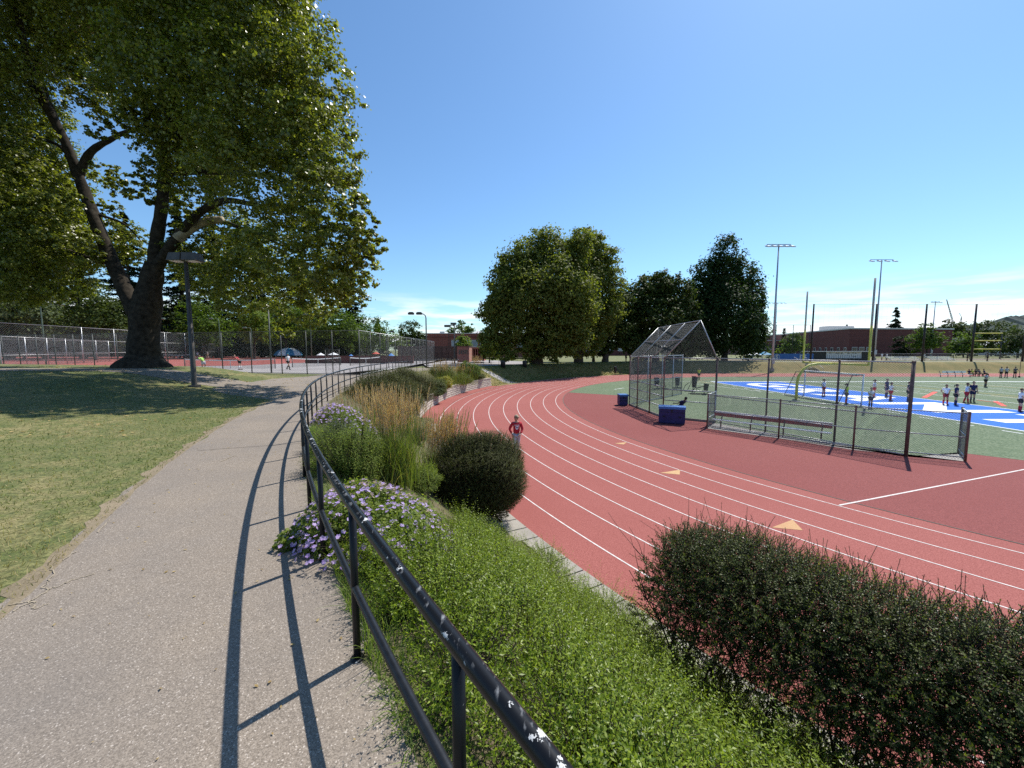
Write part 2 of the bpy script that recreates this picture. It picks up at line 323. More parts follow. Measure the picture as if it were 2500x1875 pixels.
# ================================================================ PEOPLE (built first, while the scene is small)
def skinmesh(V,E,rad,lev=1):
    me=bpy.data.meshes.new('tmp'); me.from_pydata(V,E,[]); o=bpy.data.objects.new('tmp',me); COL.objects.link(o)
    o.modifiers.new('s','SKIN').use_smooth_shade=True
    for i,r in enumerate(rad):
        sv=me.skin_vertices[0].data[i]; sv.radius=r if isinstance(r,tuple) else (r,r); sv.use_root=(i==0)
    ss=o.modifiers.new('u','SUBSURF'); ss.levels=lev; ss.render_levels=lev
    dg=bpy.context.evaluated_depsgraph_get(); ev=o.evaluated_get(dg); m=bpy.data.meshes.new_from_object(ev)
    vs=[tuple(v.co) for v in m.vertices]; fs=[tuple(p.vertices) for p in m.polygons]
    bpy.data.objects.remove(o); bpy.data.meshes.remove(m); bpy.data.meshes.remove(me); return vs,fs
POSE={}
def pose(key,el,wr,feet=((-.10,0),(.10,0)),knee=None,lean=0.,sit=False,long=False,turn=0.):
    """el/wr: elbow and wrist positions (left,right), figure faces -Y, 1.70 m tall"""
    hz=.93 if not sit else .50
    def L(x,y,z):  # lean the upper body about the hips
        dz=z-hz; return (x,y*math.cos(lean)-dz*math.sin(lean),hz+dz*math.cos(lean)+y*math.sin(lean))
    sh=hz-.93
    pel=(0,0,hz); ab=L(0,0,hz+.16); ch=L(0,-.01,hz+.33); up=L(0,0,hz+.47); nk=L(0,-.005,hz+.55); hd=L(0,-.01,hz+.62)
    J={'hip':[(-.09,0,hz-.05),(.09,0,hz-.05)],'sho':[L(-.165,0,hz+.47),L(.165,0,hz+.47)]}
    J['el']=[L(e[0],e[1],e[2]+sh) for e in el]; J['wr']=[L(w[0],w[1],w[2]+sh) for w in wr]
    J['ank']=[(f[0],f[1]+(-.42 if sit else 0),.09 if len(f)<3 else f[2]) for f in feet]
    if knee is None: knee=[((f[0]*.95),((f[1]*.4)-.02 if not sit else -.42),.49) for f in feet]
    J['kn']=knee
    V=[pel,ab,ch,up,nk,hd]; E=[(0,1),(1,2),(2,3),(3,4),(4,5)]; rd=[(.125,.10),(.115,.095),(.135,.105),(.10,.085),.05,.055]
    for i in(0,1):
        b=len(V); a=J['ank'][i]; V+= [J['hip'][i],J['kn'][i],a,(a[0]*1.15,a[1]-.13,a[2]-.05)]; E+=[(0,b),(b,b+1),(b+1,b+2),(b+2,b+3)]; rd+=[.085,.056,.038,.036]
        b=len(V); w=Vector(J['wr'][i]); e=Vector(J['el'][i]); h=w+(w-e).normalized()*.075
        V+=[J['sho'][i],tuple(e),tuple(w),tuple(h)]; E+=[(3,b),(b,b+1),(b+1,b+2),(b+2,b+3)]; rd+=[.058,.041,.028,(.034,.02)]
    vs,fs=skinmesh(V,E,rd)
    mb=MB(); mb.add(vs,fs)
    hc=Vector(hd)+Vector(L(0,-.012,hz+.085))-Vector(pel)*1; hc=Vector(L(0,-.02,hz+.70))
    mb.ell(hc,(.073,.092,.115),14,10)
    ca,sa=math.cos(turn),math.sin(turn)
    def H(x,y,z): return (hc.x+x*ca-y*sa,hc.y+x*sa+y*ca,hc.z+z)
    mb.tube([H(0,-.085,.015),H(0,-.112,-.02),H(0,-.088,-.032)],[.008,.014,.01],6)      # nose
    mb.ell(H(0,-.085,-.055),(.024,.01,.008),8,4)                                        # mouth
    for sx in(-1,1): mb.ell(H(.074*sx,.0,-.005),(.012,.02,.03),6,5); mb.ell(H(.028*sx,-.083,.015),(.012,.008,.008),6,4)
    for i in(0,1):
        w=Vector(J['wr'][i]); e=Vector(J['el'][i]); d=(w-e).normalized(); h=w+d*.075
        u=d.cross(Vector((0,1,.2))).normalized(); n_=u.cross(d)
        for k,(q,l) in enumerate(((-.027,.062),(-.009,.075),(.009,.07),(.025,.052))):
            p=h+u*q-d*.01; mb.tube([p,p+d*l*.5+n_*.006,p+d*l+n_*.022],[.0095,.0085,.006],5)
        s=1 if i else -1; p=w+d*.03+u*.026*s; mb.tube([p,p+u*.028*s+d*.03,p+u*.03*s+d*.058+n_*.012],[.012,.010,.007],5)
    out={'body':mb.mesh('body',[m_white],True)}
    def sub(name,V,E,rd,lev=1):
        q=MB(); q.add(*skinmesh(V,E,rd,lev)); out[name]=q.mesh(name,[m_white],True)
    def lp(a,b,t): return tuple(Vector(a).lerp(Vector(b),t))
    V=[lp(pel,ab,-.15 if not sit else .1),ab,ch,up,lp(up,nk,.35)]; E=[(0,1),(1,2),(2,3),(3,4)]; rd=[(.155,.125),(.15,.125),(.155,.125),(.115,.10),.075]
    for i in(0,1):
        b=len(V); V+=[J['sho'][i],lp(J['sho'][i],J['el'][i],.62)]; E+=[(3,b),(b,b+1)]; rd+=[.078,.068]
        if long: V+=[J['el'][i],lp(J['el'][i],J['wr'][i],.92)]; E+=[(b+1,b+2),(b+2,b+3)]; rd+=[.058,.045]
    sub('shirt',V,E,rd)
    V=[lp(pel,ab,.12)]; E=[]; rd=[(.14,.115)]
    for i in(0,1):
        b=len(V); V+=[J['hip'][i],lp(J['hip'][i],J['kn'][i],.62)]; E+=[(0,b),(b,b+1)]; rd+=[.105,.093]
        if long: V[-1]=J['kn'][i]; rd[-1]=.07; V+=[lp(J['kn'][i],J['ank'][i],.5),lp(J['kn'][i],J['ank'][i],.92)]; E+=[(b+1,b+2),(b+2,b+3)]; rd+=[.062,.052]
    sub('trousers' if long else 'shorts',V,E,rd)
    q=MB()
    if not long:
        for i in(0,1): q=MB(); q.tube([lp(J['kn'][i],J['ank'][i],.18),lp(J['kn'][i],J['ank'][i],.45),J['ank'][i]],[.062,.058,.044],8); out['sock%d'%i]=q.mesh('sock',[m_white],True)
    for i in(0,1):
        a=J['ank'][i]; q=MB(); q.ell((a[0]*1.06,a[1]-.055,a[2]-.045),(.047,.135,.045),10,6); out['shoe%d'%i]=q.mesh('shoe',[m_white],True)
    q=MB(); q.ell(H(0,.022,.026),(.081,.09,.106),12,8); out['hair']=q.mesh('hair',[m_white],True)
    q=MB(); q.ell(H(0,.024,.026),(.081,.088,.106),12,8); q.tube([H(0,.09,.04),H(0,.14,.03),H(.02,.16,-.06),H(.02,.15,-.15)],[.02,.035,.03,.008],7); out['ponytail']=q.mesh('ponytail',[m_white],True)
    q=MB(); q.ell(H(0,.01,.078),(.086,.1,.062),12,8); q.ell(H(0,-.095,.062),(.07,.075,.010),10,4); out['cap']=q.mesh('cap',[m_white],True)
    q=MB()
    for sx in(-1,1): q.ell(H(.033*sx,-.088,.018),(.03,.012,.021),8,5)
    for sx in(-1,1): q.bar(H(.062*sx,-.085,.024),H(.078*sx,.0,.02),.006)
    out['sunglasses']=q.mesh('sunglasses',[m_white],True)
    out['H']=H; POSE[key]=out
dn=[(-.235,.02,1.12),(.235,.02,1.12)]
pose('stand',dn,[(-.25,-.06,.87),(.25,-.06,.87)])
pose('hips',[(-.33,.07,1.16),(.33,.07,1.16)],[(-.19,-.02,1.0),(.19,-.02,1.0)],((-.13,.02),(.13,-.02)))
pose('walk',[(-.22,.14,1.14),(.22,-.08,1.14)],[(-.21,.06,.92),(.20,-.26,1.02)],((-.08,-.26),(.09,.30,.14)),[(-.085,-.2,.5),(.085,.02,.48)])
pose('bend',[(-.28,-.05,1.12),(.28,-.05,1.12)],[(-.36,-.2,.93),(.36,-.2,.93)],((-.16,.03),(.16,-.03)),lean=-.75)
pose('point',[(-.33,-.10,1.20),(.24,.03,1.12)],[(-.44,-.28,1.08),(.25,-.08,.88)],((-.09,-.1),(.12,.12)))
pose('fold',[(-.23,-.02,1.14),(.23,-.02,1.14)],[(.02,-.2,1.15),(-.02,-.2,1.12)])
pose('sit',[(-.22,-.03,1.14),(.22,-.03,1.14)],[(-.14,-.27,1.0),(.14,-.27,1.0)],((-.12,0),(.12,0)),lean=-.22,sit=True)
pose('runner',[(-.30,.07,1.15),(.26,-.02,1.14)],[(-.20,-.06,.94),(.13,-.20,.96)],((-.06,-.20),(.07,.20,.12)),[(-.075,-.17,.50),(.075,.03,.48)],long=True,turn=.45)
skinm=[M('fair_skin',(.48,.28,.20),.6,.08),M('tan_skin',(.30,.16,.10),.6,.08),M('brown_skin',(.13,.07,.045),.6,.08)]
CL={k:M('cloth_'+k,c,.85,.12,9) for k,c in {'white':(.72,.72,.74),'navy':(.015,.022,.09),'red':(.42,.02,.035),'black':(.02,.02,.022),'lime':(.50,.62,.04),'yellow':(.62,.58,.06),'grey':(.42,.43,.47),'dkgrey':(.09,.09,.10),'teal':(.05,.25,.25),'maroon':(.25,.03,.04),'tan':(.32,.25,.17),'green':(.35,.62,.12),'purple':(.12,.04,.22)}.items()}
hairm={'brown':M('brown_hair',(.07,.035,.018),.6,.3,30),'black':M('black_hair',(.015,.012,.011),.5,.3,30),'blond':M('blond_hair',(.34,.22,.10),.6,.3,30)}
def person(label,loc,rz,key='stand',shirt='white',low='red',socks='red',shoes='black',hair='brown',style='hair',sk=0,h=1.7,group=None,extra=()):
    P=POSE[key]; t=thing('person',label,'person',loc,rz,group); t.scale=(h/1.7,)*3
    def add(n,part,m):
        o=link(n,P[part],t); o.material_slots[0].link='OBJECT'; o.material_slots[0].material=m; return o
    b=add('body','body',skinm[sk]); add('shirt','shirt',CL[shirt])
    if 'trousers' in P: add('trousers','trousers',CL[low])
    else: add('shorts','shorts',CL[low]); add('sock','sock0',CL[socks]); add('sock','sock1',CL[socks])
    add('shoe','shoe0',CL[shoes]); add('shoe','shoe1',CL[shoes]); add('hair',style,hairm[hair])
    for e,m in extra: add(e,e,CL[m])
    return t
grp='soccer players standing about on the turf'
def gp(x,y): p=G(x,y); return (p[0],p[1],ZF+.016)
run=person('person in red sweatshirt, grey trousers, cap and sunglasses jogging on the red track',G(1261,1112)+np.array([0,0,.002]),R(5),'runner','red','grey',shoes='white',hair='brown',style='ponytail',h=1.66,extra=(('cap','tan'),('sunglasses','black')))
run.location.z=ZF+.004
q=MB(); q.poly([(-.075,0,.05),(.075,0,.05),(.07,-.006,-.04),(0,-.006,-.075),(-.07,-.006,-.04)])
pr=MB()
for k in range(7): pr.box((-.09+.03*k,-.002,.10),(.02,.006,.035))
pr.box((0,0,.0),(.12,.006,.10)); pr.box((.04,0,.055),(.12,.006,.02),0); pr.box((0,0,-.065),(.07,.006,.03))
po=pr.build('chest_print',CL['white'],run); po.location=(0,-.155,1.24); po.rotation_euler=(R(-4),0,0)
pr=MB(); pr.box((0,-.004,-.005),(.07,.008,.04)); pr.box((0,-.004,.02),(.03,.008,.01)); pi=pr.build('emblem',CL['dkgrey'],po)
PL=[('white','red','red','hips',1.62,(2010,968),25,'ponytail','player in white shirt with dark ponytail just beside the yellow goal post'),
('lime','dkgrey','red','stand',1.66,(2065,987),40,'ponytail','goalkeeper in lime bib with striped sleeve standing in front of the soccer goal'),
('white','navy','navy','fold',1.55,(2124,997),0,'hair','shorter player in white shirt at the foot of the right soccer goal post'),
('white','red','red','hips',1.62,(2133,970),60,'ponytail','player in white shirt and red shorts behind the right soccer goal post'),
('navy','navy','navy','stand',1.70,(2163,970),20,'hair','tall player in navy shirt partly behind a white shirted teammate'),
('white','red','red','fold',1.58,(2173,979),70,'hair','player in white shirt, red shorts and red socks in front of a navy player'),
('navy','black','navy','hips',1.64,(2216,980),40,'hair','navy shirted player half hidden by the thick brown fence post'),
('white','maroon','red','hips',1.62,(2307,989),-10,'hair','player in white shirt with red socks facing camera on the white goal line'),
('navy','black','navy','stand',1.66,(2332,990),60,'ponytail','long haired player in navy shirt and navy socks on the goal line'),
('white','red','red','point',1.66,(2358,985),50,'hair','player in white shirt reaching forward beside a navy shirted opponent'),
('navy','navy','dkgrey','stand',1.74,(2373,983),-20,'hair','tallest navy shirted player behind the reaching white shirted player'),
('grey','black','dkgrey','fold',1.68,(2405,946),10,'hair','person in grey shirt and black shorts alone beyond the goal line'),
('white','black','red','stand',1.64,(2489,1006),60,'hair','player in white shirt cut by the right edge of the frame')]
for i,(s,l,k,po_,h,px,rz,st,lb) in enumerate(PL):
    person(lb,gp(*px),R(rz),po_,s,l,k,hair=('brown','black','black')[i%3],style=st,sk=i%2,h=h,group=grp)
person('player in navy shirt bending down behind the blue storage box',(10.75,24.9,ZF+.016),R(200),'bend','navy','navy','navy',hair='black',sk=2,h=1.6)
person('referee in yellow shirt standing at the far sideline',gp(1706,928),0,'stand','yellow','black','black',hair='black',sk=1,h=1.72)
g2='coaches standing on the far sideline'
for i,(x,lb,s,k) in enumerate([(2443,'coach in pale grey shirt, left one of three at far sideline','grey','stand'),(2456,'coach in grey shirt with hands on hips, middle of three','grey','hips'),(2477,'coach in dark shirt with hands on hips beside corner flag','dkgrey','hips')]):
    person(lb,gp(x,923),R(170),k,s,'black','dkgrey',hair='black',sk=i%2,h=1.75,group=g2)
g3='substitutes seated on the far bench'
for i,x in enumerate((2366,2373,2382,2391,2403)):
    p=G(x,919); person(['dark shirted substitute at the left end of seated row','second seated substitute, in yellow bib','middle seated substitute in black shirt','seated substitute fourth along the far bench','seated substitute at the right end of row'][i],(p[0],p[1],ZF+.01),R(10*i-20),'sit',('black','yellow','black','dkgrey','navy')[i],'black','black',hair='black',sk=1,h=1.65,group=g3)
def zp(x,y,z=0): p=G(x,y,z); return (p[0],p[1],z+.01)
g4='tennis players on the courts'
person('tennis player in white shirt and teal cap walking toward the net',zp(704,903),R(75),'walk','white','black','black',hair='brown',style='hair',h=1.65,group=g4,extra=(('cap','teal'),))
person('tennis player in bright green shirt bent over near the net',zp(498,906),R(80),'bend','green','grey','white',hair='black',sk=1,group=g4)
person('tennis player in red shirt bent over near the net post',zp(586,903),R(100),'bend','red','black','white',hair='brown',group=g4)
person('tennis player in white standing far off on the red court',zp(483,876.5),0,'stand','white','tan','white',hair='blond',group=g4)
person('tennis player in grey at the back of the red court',zp(507,875),R(60),'hips','grey','tan','white',hair='brown',group=g4)
# ================================================================ SETTING
def loop(d):
    """closed stadium outline at offset d: points and outward parameter"""
    a=np.radians(np.linspace(90,270,421)); P=[np.stack([CX+d*np.cos(a),CY+d*np.sin(a)],1)]
    n=50; x=np.linspace(CX,XE,n+2)[1:-1]; P.append(np.stack([x,np.full(n,CY-d)],1))
    a=np.radians(np.linspace(-90,90,81)); P.append(np.stack([XE+d*np.cos(a),CY+d*np.sin(a)],1))
    P.append(np.stack([x[::-1],np.full(n,CY+d)],1)); return np.concatenate(P)
ds=np.concatenate([[44.0,44.6,44.9],np.arange(45.2,45.9,.2),[45.93,45.99],np.arange(46.2,53,.3),np.arange(53,76,.6),np.arange(77,120,3.),[125,140,170,220,300,450,700,1200,2500,5000]])
rows=[]
for d in ds:
    p=loop(d); z=zt(p[:,0],p[:,1]); 
    if d<44.8: z=np.full(len(p),ZF-.06)
    rows.append(np.column_stack([p,z]))
V=np.concatenate(rows); n=len(rows[0]); k=len(ds)
F=[(i*n+j,i*n+(j+1)%n,(i+1)*n+(j+1)%n,(i+1)*n+j) for i in range(k-1) for j in range(n)]
go=arr('ground',V,F,None,smooth=True); tag(go,kind='structure')
for m in(m_lawn,m_soil,m_bank): go.data.materials.append(m)
cen=np.array([V[f[0]] for f in F]); dd=oval(cen[:,0],cen[:,1]); an=np.degrees(np.arctan2(cen[:,1]-CY,cen[:,0]-CX))%360
mi=np.zeros(len(F),np.int32); mi[(dd<49.15)&(an>150)&(an<272)]=1; mi[(dd<52)&((an<=157)|(an>=272))]=2
go.data.polygons.foreach_set('material_index',mi)
inner=loop(44.62); tb=MB(); tb.poly([(x,y,ZF) for x,y in inner]); tag(tb.build('running_track',m_track),kind='structure')
inner=loop(35.35); tb=MB(); tb.poly([(x,y,ZF+.004) for x,y in inner]); tag(tb.build('infield',m_infield),kind='structure')
def ringstrip(mb,r0,r1,z,a0=88,a1=272,n=300):
    A=np.concatenate([[[XE,CY+r0]],ringpts(r0,90,270,n),[[XE,CY-r0]]]); B=np.concatenate([[[XE,CY+r1]],ringpts(r1,90,270,n),[[XE,CY-r1]]])
    V=np.column_stack([np.concatenate([A,B]),np.full(2*len(A),z)]); q=len(A); mb.add(V,[(i,q+i,q+i+1,i+1) for i in range(q-1)])
tm=MB()
for i in range(9): r=R0+i*LW; ringstrip(tm,r-.019,r+.019,ZF+.005)
def strip(mb,a,b,w,z):
    a=np.array(a[:2],float); b=np.array(b[:2],float); d=(b-a)/np.linalg.norm(b-a); n_=np.array([-d[1],d[0]])*w/2
    mb.poly([(*(a-n_),z),(*(b-n_),z),(*(b+n_),z),(*(a+n_),z)])
strip(tm,G(2049,1234),G(2560,1135),.06,ZF+.009)
tag(tm.build('track_lane_lines',m_white),kind='structure')
ty=MB()
for T in ([(1500,1082.5),(1530.5,1079.6),(1522.6,1085.4)],[(1610.8,1154.8),(1660.5,1147),(1659.4,1158.9)],[(1884,1288),(1935,1269),(1960,1295)]):
    ty.poly([tuple(G(*p)[:2])+(ZF+.005,) for p in T][::-1])
tag(ty.build('track_triangle_marks',m_yellow),kind='structure')
tk=MB(); ringstrip(tk,35.33,35.38,ZF+.008); tag(tk.build('track_inner_joint',m_crack),kind='structure')
kb=MB()
a=np.radians(np.linspace(189.2,272,120)); 
for i in range(len(a)-1):
    w=.34+.10*math.sin(i*1.7)+random.uniform(-.05,.05); q=[]
    rk=44.6-.17*float(sst((math.degrees(a[i])-188)/4))
    for r,z in((rk,ZF-.05),(rk,ZF+.05),(44.62+w,ZF+.06),(44.62+w,ZF-.05)):
        for t in(a[i]+.0004,a[i+1]-.0004): q.append((CX+r*math.cos(t),CY+r*math.sin(t),z))
    kb.add(q,[(0,1,3,2),(2,3,5,4),(4,5,7,6),(0,2,4,6),(1,7,5,3)])
tag(kb.build('kerb_edging',m_conc),kind='structure')
ap=MB(); A=ringpts(44.6,153.5,189.6,120); Bp=ringpts(45.86,153.5,189.6,120); ap.add([(x,y,ZF+.026) for x,y in A]+[(x,y,ZF+.026) for x,y in Bp],[(i,120+i,121+i,i+1) for i in range(119)]); tag(ap.build('track_apron',m_track),kind='structure')
# turf
arc=[tuple(p) for p in ringpts(35.3,162.5,90,70)]
tf=[(10.5,38.1)]+arc+[(124,CY+35.3),(124,5.4),(31,5.4),(19.45,16.44),(16.35,16.0),(14.4,19.6),(12.3,23.6),(9.85,25.5),(9.55,28.4),(9.4,31.3)]
t_=MB(); t_.poly([(x,y,ZF+.008) for x,y in tf][::-1]); tag(t_.build('turf_field',m_turf),kind='structure')
tw=MB(); Z1=ZF+.016
X0,X1,Y0,Y1=27.9,37.2,6.2,55.0
tbm=MB(); tbm.poly([(X0,Y0,ZF+.012),(X1,Y0,ZF+.012),(X1,Y1,ZF+.012),(X0,Y1,ZF+.012)]); tag(tbm.build('end_zone_paint',m_blue),kind='structure')
strip(tw,(X0,Y0),(X0,Y1),.16,Z1); strip(tw,(X1,Y0),(X1,Y1),.14,Z1); strip(tw,(X0,Y1),(124,Y1),.5,Z1)
for i in range(1,17): strip(tw,(X1+4.57*i,Y0),(X1+4.57*i,Y1-.3),.11,Z1)
for i in range(60):
    for yy in(19.,42.): strip(tw,(X1+1.14*i+.6,yy-.3),(X1+1.14*i+.6,yy+.3),.1,Z1+.004)
for i in range(22): strip(tw,(26.9,7.2+2.2*i),(26.9,8.1+2.2*i),.10,Z1)
strip(tw,G(1500,951),G(1523,947.5),.1,Z1); strip(tw,(23.8,52.2),(26.6,41.7),.1,Z1); strip(tw,(20,56),(27,53.8),.12,Z1)
tag(tw.build('field_line_markings',m_wturf),kind='structure')
t2=MB(); strip(t2,G(2256,971),G(2284,957),.35,Z1+.004); strip(t2,G(2430,980),G(2452,992),.3,Z1+.004); strip(t2,G(2385,977),G(2450,986),.12,Z1+.004); strip(t2,G(1690,929),G(1740,927),.15,Z1); tag(t2.build('red_field_lines',m_redline),kind='structure')
t3=MB(); strip(t3,(48.2,28),(48.2,52),.12,Z1+.004); strip(t3,(59,26),(59,54),.12,Z1+.004); strip(t3,G(1700,932),G(1745,936),.14,Z1+.004); strip(t3,G(2420,966),G(2500,973),.12,Z1+.004); tag(t3.build('gold_field_lines',m_goldline),kind='structure')
def text(name,body,size,mat,parent=None,ext=0.):
    c=bpy.data.curves.new(name,'FONT'); c.body=body; c.size=size; c.extrude=ext; c.align_x='CENTER'; c.align_y='CENTER'; c.offset=.03*size
    o=bpy.data.objects.new('t',c); COL.objects.link(o); dg=bpy.context.evaluated_depsgraph_get(); me=bpy.data.meshes.new_from_object(o.evaluated_get(dg))
    bpy.data.objects.remove(o); me.materials.clear(); return link(name,me,parent,mat)
for ch,yy in zip('GRANT',(49.3,43.0,36.6,30.2,24.2)):
    o=text('end_zone_letter',ch,7.6,m_wturf); o.location=(32.5,yy,ZF+.016); o.rotation_euler=(0,0,R(-90)); o.scale=(1.05,1,1); tag(o,kind='structure')
gv=MB(); gv.poly([(11.0,21.9,ZF+.008),(13.35,19.4,ZF+.008),(15.1,17.1,ZF+.008),(17.97,15.27,ZF+.008),(19.25,16.64,ZF+.008),(16.35,16.0,ZF+.008),(12.3,23.6,ZF+.008)]); tag(gv.build('dugout_gravel',m_gravel),kind='structure')
# path, drawn over the ground as a draped sheet
pm=MB()
aa=np.linspace(148,300,420); nr=9
rin=49.12+.05*np.sin(aa*9)+.04*np.sin(aa*23.1); 
po_=CX+51.4*np.cos(np.radians(aa)); 
rout=51.42+.06*np.sin(aa*17)+.05*np.sin(aa*31+1)+.04*np.sin(aa*53)+4.2*sst((196.5-aa)/6)*(1)
V=[]
for i,t in enumerate(aa):
    for j in range(nr+1):
        r=rin[i]+(rout[i]-rin[i])*j/nr; x=CX+r*math.cos(R(t)); y=CY+r*math.sin(R(t)); V.append((x,y,float(zt(x,y))+.006+(.0 if 0<j<nr else -.004)))
pm.add(V,[(i*(nr+1)+j,i*(nr+1)+j+1,(i+1)*(nr+1)+j+1,(i+1)*(nr+1)+j) for i in range(len(aa)-1) for j in range(nr)])
bx=np.linspace(-9.5,-45,60); V=[]
for i,x in enumerate(bx):
    for j in range(5):
        y=21.6+(x+9.5)*-.04+ (j-2)*.75*(1+.6*sst((x+14)/4)); V.append((x,y,float(zt(x,y))+.011))
pm.add(V,[(i*5+j,i*5+j+1,(i+1)*5+j+1,(i+1)*5+j) for i in range(59) for j in range(4)])
pm.cm=1
for (p0,p1) in (((480,1101),(752,1082)),((640,979),(735,977))):
    a=G(*p0,0); b=G(*p1,0); pts=[a+(b-a)*t+np.array([random.uniform(-.012,.012),random.uniform(-.012,.012),0]) for t in np.linspace(0,1,26)]
    for u,v in zip(pts[:-1],pts[1:]): strip(pm,u,v,.014,.0115)
pm.cm=2
for pl in ([(350,1340),(362,1400),(300,1470),(330,1500),(215,1570),(100,1645)],[(330,1500),(470,1440),(640,1388)],[(215,1570),(230,1625),(330,1590)],[(430,1300),(520,1240)],[(660,1110),(740,1020)],[(215,1570),(60,1600)]):
    pts=[G(x/2.765,900+y/2.765,0) for x,y in pl]
    for u,v in zip(pts[:-1],pts[1:]):
        k=[u+(v-u)*t+(np.array([random.uniform(-.02,.02),random.uniform(-.02,.02),0]) if 0<t<1 else 0) for t in np.linspace(0,1,7)]
        for a,b in zip(k[:-1],k[1:]): strip(pm,a,b,random.uniform(.006,.014),.0115)
tag(pm.build('path',[m_path,m_crack,m_stick],smooth=False),kind='structure')
vg=MB(); aa=np.linspace(193,262,500)
V=[]
for i,t in enumerate(aa):
    w=.07+.06*math.sin(t*3.1)+.05*math.sin(t*7.7)+random.uniform(-.02,.03)
    for r in(51.36,51.42+max(w,.03)):
        x=CX+r*math.cos(R(t)); y=CY+r*math.sin(R(t)); V.append((x,y,float(zt(x,y))+.004))
vg.add(V,[(2*i,2*i+1,2*i+3,2*i+2) for i in range(499)]); tag(vg.build('path_dirt_verge',m_dirt),kind='structure')
cg=MB(); cg.poly([(-12.6,32.6,.006),(-15.5,100,.006),(-130,150,.006),(-130,62,.006),(-57,43.5,.006),(-20,34.5,.006)]); tag(cg.build('tennis_court',m_greycourt),kind='structure')
cr=MB(); cr.poly([(-36,52,.010),(-30,100,.010),(-150,150,.010),(-150,60,.010),(-60,46,.010)]); tag(cr.build('red_tennis_court',m_redcourt),kind='structure')
cl=MB()
for x in(-19,-25,-31): strip(cl,(x,38),(x-3,98),.06,.014)
for y in(44,56): strip(cl,(-16,y),(-36,y+1),.06,.014)
for y in(62,74,88): strip(cl,(-40,y),(-110,y+8),.08,.015)
tag(cl.build('court_lines',m_white),kind='structure')
pz=MB(); pz.poly([(-10.2,48,.0),(-7.5,56,-.30),(-2.5,60,-.33),(2,66,-.33),(4,82,-.33),(-14,104,-.33),(-15,66,-.2)]); 
tag(pz.build('paved_forecourt',m_greycourt),kind='structure')
rp=MB(); V=[]
for i in range(30):
    t=i/29; c=np.array([-5.5+6.5*t,56-1.5*t]); 
    for s in(-1,1):
        a=150+(s*1.3); r=51.5-6.4*t; an_=154.5-4*t+s*1.5; x=CX+r*math.cos(R(an_)); y=CY+r*math.sin(R(an_)); V.append((x,y,float(zt(x,y))+.02))
rp.add(V,[(2*i,2*i+1,2*i+3,2*i+2) for i in range(29)]); tag(rp.build('ramp_path',m_greycourt),kind='structure')
ww=MB(); ww.poly([(45,82.2,-.34),(170,82.2,-.34),(170,84.2,-.34),(45,84.2,-.34)]); tag(ww.build('bank_top_walkway',m_conc),kind='structure')
bf=MB(); bf.poly([(50,92,-.344),(190,92,-.344),(190,112,-.344),(50,112,-.344)]); tag(bf.build('baseball_infield_dirt',m_dirt),kind='structure')
hl=MB(); xs=np.linspace(560,2600,260); H0=lambda x:135*np.exp(-((x-1720)/330.)**2)+14*np.sin(x/90.)+5*np.sin(x/23.)
top=[(x,1150+40*math.sin(x/200),20+max(0,H0(x))+random.uniform(0,9)) for x in xs]; V=[]
for p in top: V+= [(p[0],p[1]-260,-2),(p[0],p[1]-90,p[2]*.6),p,(p[0],p[1]+300,-2)]
hl.add(V,[(4*i+j,4*i+j+1,4*i+j+5,4*i+j+4) for i in range(len(xs)-1) for j in range(3)]); tag(hl.build('hills',m_hill),kind='structure')
# lawn blades (one mass of grass)
nb=270000; t=np.radians(rng.uniform(186,262,nb)); r=51.38+rng.power(.75,nb)*15; bx_=CX+r*np.cos(t); by_=CY+r*np.sin(t)
ok=(by_>1.2)&(by_<22)&(rng.random(nb)<np.clip(5.5/np.hypot(bx_,by_),0,1)); ok&=~((r<51.6)&(rng.random(nb)<.45)); ok&=~((by_>18.5)&(bx_>-12.2))
bx_,by_=bx_[ok],by_[ok]; n=len(bx_); B=np.column_stack([bx_,by_,zt(bx_,by_)]); ds_=np.hypot(bx_,by_); hh=rng.uniform(.02,.055,n)
T=B+np.column_stack([rng.normal(0,.03,n),rng.normal(0,.03,n),hh]); Vb,Fb=blades(B,T,.004+.0005*ds_,2)
pn=np.sin(bx_*1.1+2*np.sin(by_*.7))+np.sin(by_*1.3+bx_*.6)+rng.normal(0,.7,n); dry=pn>.25
def sel(V,F,mask,per,seg):
    Vr=V.reshape(-1,per,3)[mask]; m=len(Vr); o=(np.arange(m)*per)[:,None]; return Vr.reshape(-1,3),np.concatenate([o+np.array([[2*i,2*i+1,2*i+3,2*i+2]]) for i in range(seg)],0)
tag(arr('lawn_grass',*sel(Vb,Fb,~dry,6,2),l_lawn),'short green lawn grass beside the asphalt path','grass',kind='stuff')
tag(arr('dry_lawn_grass',*sel(Vb,Fb,dry,6,2),l_straw),'dry straw coloured lawn grass in patches beside the path','grass',kind='stuff')
n=2600; x=np.concatenate([rng.uniform(-34,-9,1500),rng.uniform(-6,22,1100)]); y=np.concatenate([rng.uniform(9,30,1500),rng.uniform(50,66,1100)]); k=(oval(x,y)>44)&((y<40)|(oval(x,y)<53)); x,y=x[k],y[k]; n=len(x)
l_fall=leafM('fallen_dry_leaves',(.22,.15,.06),(.42,.32,.15),.2,.8,.1)
V,F=leaves(np.column_stack([x,y,zt(x,y)+.025]),rng.normal(0,.25,(n,3))+np.array([0,0,1.]),rng.uniform(.06,.13,n)*np.where(y>40,1.8,1.),.7,4); tag(arr('fallen_leaves',V,F,l_fall),'dry fallen leaves scattered under the plane trees','fallen leaves',kind='stuff')
n=420; t=np.radians(rng.uniform(190,216,n)); r=49.25+rng.random(n)*2.2; x=CX+r*np.cos(t); y=CY+r*np.sin(t)
